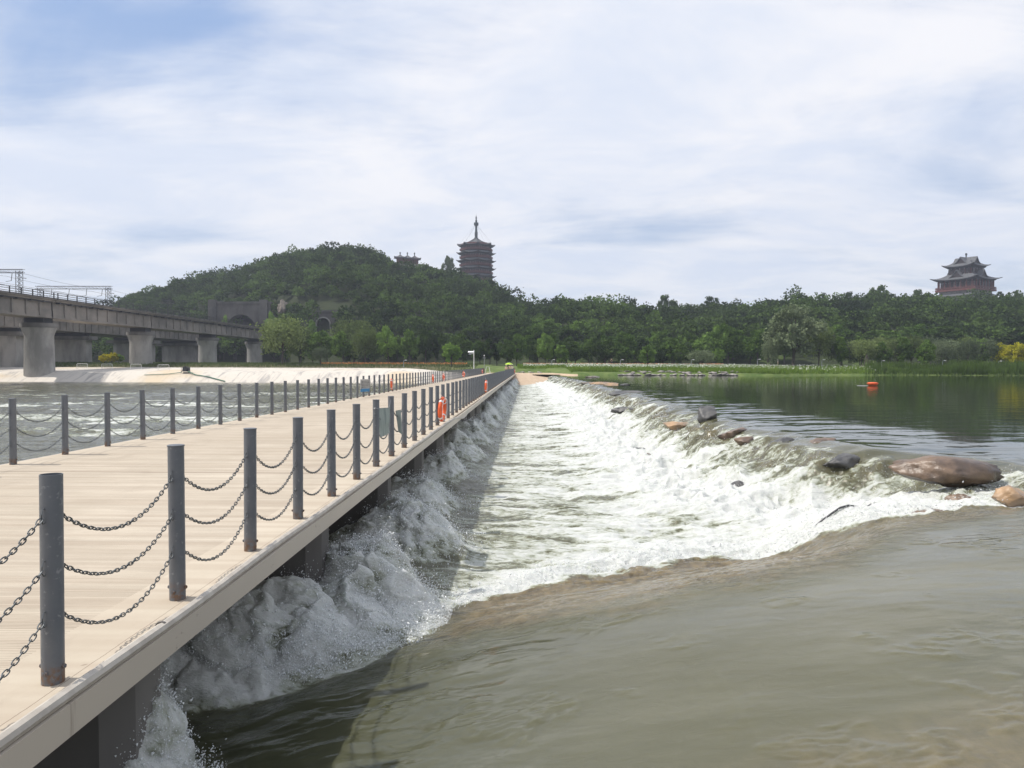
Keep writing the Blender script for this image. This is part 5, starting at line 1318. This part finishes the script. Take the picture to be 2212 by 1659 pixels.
tag(MB().tube([(pc.x-.6, 137.9, .1), (pc.x-3, 137.4, -.22), (pc.x-6, 137.0, -.35), (pc.x-7.5, 136.9, -.42)], .07, 6).obj('hose', M_HOSE, None, smooth=True), 'flat dark green hose lying left of the pump', 'hose')
# float on the lake
bp = WZ(1885, 833, Z_LAKE); bo = tag(empty('buoy', bp), 'orange float drifting on the dark lake', 'buoy')
MB().lathe([(.0001, .0), (.36, .02), (.42, .10), (.42, .22), (.34, .30), (.0001, .31)], 20).obj('float', M_ORANGE, bo, smooth=True)
MB().lathe([(.46, .17), (.48, .19), (.48, .23), (.46, .25)], 20).obj('collar', M_ORANGE, bo, smooth=True)
tag(MB().tube([(bp.x-.4, bp.y, Z_LAKE+.02), (bp.x-1.4, bp.y, Z_LAKE+.012)], .012, 4).obj('rope', M_WHITE), 'short pale rope trailing left of the orange float', 'rope')
# red net and folding frame at the end of the left railing
M_NET = mat('net_red', (.28, .06, .04), rough=.8); nn_ = MB()
for i in range(14): nn_.bar((XL, 133+i*.4, .1), (XL, 133+i*.4, 1.05), .03)
for i in range(7): nn_.bar((XL, 133, .15+i*.14), (XL, 138.4, .15+i*.14), .025)
tag(nn_.obj('safety_net', M_NET), 'dark red safety net closing the far end of the downstream-side railing', 'net')
fr = MB(); 
for s in (-1, 1): fr.tube([(s*.5, -.5, 0), (s*.25, 0, 1.35), (s*.5, .6, 0)], .03, 5)
fr.bar((-.25, 0, 1.35), (.25, 0, 1.35), .03); fr.bar((-.4, -.3, .5), (.4, -.3, .5), .025)
fo = fr.obj('folding_frame', M_WHITE); fo.location = (XL+.8, 136, 0); tag(fo, 'white folding frame beside the red net', 'stand')
# wooden shelter frame under the right trees
b = W(1872, 792, 160); sf = MB()
for i in range(7): a = 2*PI*i/7; sf.bar((math.cos(a)*1.0, math.sin(a)*1.0, 0), (0, 0, 3.0), .07)
so = sf.obj('pole_tripod', M_TRUNK); so.location = (b.x, 160, b.z-.3); tag(so, 'leaning wooden poles tied into a cone near the right shore', 'poles')

# ------------------------------------------------------------------ people at the far end of the footbridge
M_SKIN = mat('skin', (.48, .30, .21), rough=.6); M_HAIR = mat('hair', (.02, .017, .015), rough=.6)
def skin_body(name, joints, edges, m, parent=None):
    me = D.meshes.new(name); me.from_pydata([j[0] for j in joints], edges, []); me.update()
    ob = link(name, me, parent); bm_ = bmesh.new(); bm_.from_mesh(me); lay = bm_.verts.layers.skin.verify(); bm_.verts.ensure_lookup_table()
    for v, j in zip(bm_.verts, joints): v[lay].radius = (j[1], j[2] if len(j) > 2 else j[1])
    bm_.verts[0][lay].use_root = True; bm_.to_mesh(me); bm_.free()
    me.materials.append(m); s = ob.modifiers.new('s', 'SKIN'); s.use_smooth_shade = True; ob.modifiers.new('d', 'SUBSURF').levels = 1; ob.modifiers['d'].render_levels = 1
    return ob
def person(loc, rz, top, legs, hat, label, arm_up=False, pose=0.0, sc_=1.0):
    o = tag(empty('person', loc, rz), label, 'person', 'people at the far end of the footbridge'); o.scale = (sc_,)*3
    hL = Vector((-.32, -.22, .98)); 
    J = [((0, 0, .95), .13, .10), ((0, 0, 1.15), .12, .09), ((0, 0, 1.36), .15, .09), ((0, 0, 1.50), .055), ((0, .01, 1.60), .09, .10), ((0, 0, 1.70), .085, .095),
         ((-.19, 0, 1.40), .05), ((-.26, -.03, 1.14), .042), ((-.22, -.20, .98), .033), ((.19, 0, 1.40), .05), ((.27, -.03, 1.14), .042), ((.22, -.20, .98), .033),
         ((-.09, 0, .88), .085), ((-.10, -.03+pose, .50), .06), ((-.10, .02+pose*1.3, .08), .045), ((-.10, -.12+pose*1.3, .03), .035),
         ((.09, 0, .88), .085), ((.10, -.03-pose, .50), .06), ((.10, .02-pose*1.3, .08), .045), ((.10, -.12-pose*1.3, .03), .035)]
    if arm_up: J[10] = ((.27, -.15, 1.22), .042); J[11] = ((.17, -.30, 1.38), .033)
    E = [(0, 1), (1, 2), (2, 3), (3, 4), (4, 5), (2, 6), (6, 7), (7, 8), (2, 9), (9, 10), (10, 11), (0, 12), (12, 13), (13, 14), (14, 15), (0, 16), (16, 17), (17, 18), (18, 19)]
    skin_body('body', J, E, M_SKIN, o)
    Js = [((0, 0, .93), .16, .125), ((0, 0, 1.15), .145, .115), ((0, 0, 1.37), .165, .11), ((-.20, 0, 1.39), .07), ((-.25, -.02, 1.18), .062), ((.20, 0, 1.39), .07), ((J[10][0][0]*.97, J[10][0][1]*.8, J[10][0][2]+.04), .062)]
    skin_body('shirt', Js, [(0, 1), (1, 2), (2, 3), (3, 4), (2, 5), (5, 6)], top, o)
    Jt = [((0, 0, .93), .15, .12), ((-.09, 0, .85), .1), ((-.10, -.03+pose, .50), .075), ((-.10, .02+pose*1.2, .14), .062), ((.09, 0, .85), .1), ((.10, -.03-pose, .50), .075), ((.10, .02-pose*1.2, .14), .062)]
    skin_body('trousers', Jt, [(0, 1), (1, 2), (2, 3), (0, 4), (4, 5), (5, 6)], legs, o)
    if hat: MB().lathe([(.19, 1.70), (.19, 1.72), (.11, 1.74), (.10, 1.83), (.0001, 1.85)], 16).obj('hat', hat, o, smooth=True)
    MB().lathe([(.06, 1.55), (.108, 1.62), (.112, 1.72), (.07, 1.81), (.0001, 1.825)], 14, (0, .015, 0)).obj('hair', M_HAIR, o, smooth=True)
    f_ = MB().box(-.045, -.02, -.105, -.092, 1.66, 1.675); f_.box(.02, .045, -.105, -.092, 1.66, 1.675); f_.box(-.02, .02, -.10, -.088, 1.585, 1.595); f_.obj('face_features', M_HAIR, o)
C_TAN = mat('tan_cloth', (.62, .50, .36), rough=.9); C_DK = mat('dark_cloth', (.04, .045, .06), rough=.9); C_PINK = mat('pale_pink_cloth', (.62, .42, .36), rough=.9); C_WHITE = mat('white_cloth', (.7, .68, .64), rough=.9); C_GRN = mat('umbrella_green', (.42, .62, .04), (.36, .55, .03), rough=.6)
person((XR-.75, 132.0, 0), .3, C_TAN, C_DK, C_TAN, 'person in a tan top and sunhat, tallest of those leaning at the rail', True)
person((XR-1.45, 131.2, 0), -.3, C_PINK, C_DK, C_TAN, 'person in pale pink with a straw hat, left under the umbrella', sc_=.95)
person((XR-1.05, 134.5, 0), .1, C_DK, C_DK, None, 'person in dark clothes holding up the yellow-green umbrella', True)
person((XR-.45, 135.5, 0), -.5, C_WHITE, C_DK, C_WHITE, 'person in a white hat and top, farthest right at the rail', sc_=1.02)
um = tag(empty('umbrella', (XR-1.05, 134.3, 1.2)), 'open yellow-green umbrella held above the people on the footbridge', 'umbrella')
mb = MB(); n = 16; prof = [(.0001, .95), (.3, .90), (.6, .76), (.78, .60)]; mb.lathe(prof, n); mb.lathe([(r_, z_-.012) for r_, z_ in prof], n); mb.obj('canopy', C_GRN, um)
MB().bar((0, 0, 0), (0, 0, .98), .012, 6).obj('shaft', M_DARKSTEEL, um)
person((37.5, 176, 1.75), .2, C_WHITE, C_DK, C_WHITE, 'tiny person in white standing behind the flower field', sc_=1)
person((6.5*3.2, 176, 1.75), .2, C_DK, C_DK, None, 'tiny person in dark clothes on the path behind the left part of the flower field', pose=.12)
person((60.2, 172, 1.7), 1.2, C_WHITE, C_TAN, C_WHITE, 'tiny crouching-looking visitor in white near the middle of the flower field', sc_=.8)

# ------------------------------------------------------------------ air
m, t = newmat('air'); pv_ = t.n('ShaderNodeVolumePrincipled', ins={'Color': (.80, .86, 1.0, 1), 'Density': .0003, 'Anisotropy': .2})
o_ = t.n('ShaderNodeOutputMaterial'); t.t.links.new(pv_.outputs[0], o_.inputs['Volume'])
hz_ = MB().box(-460, 560, -20, 620, -4.5, 130).obj('haze', m); tag(hz_, kind='stuff')
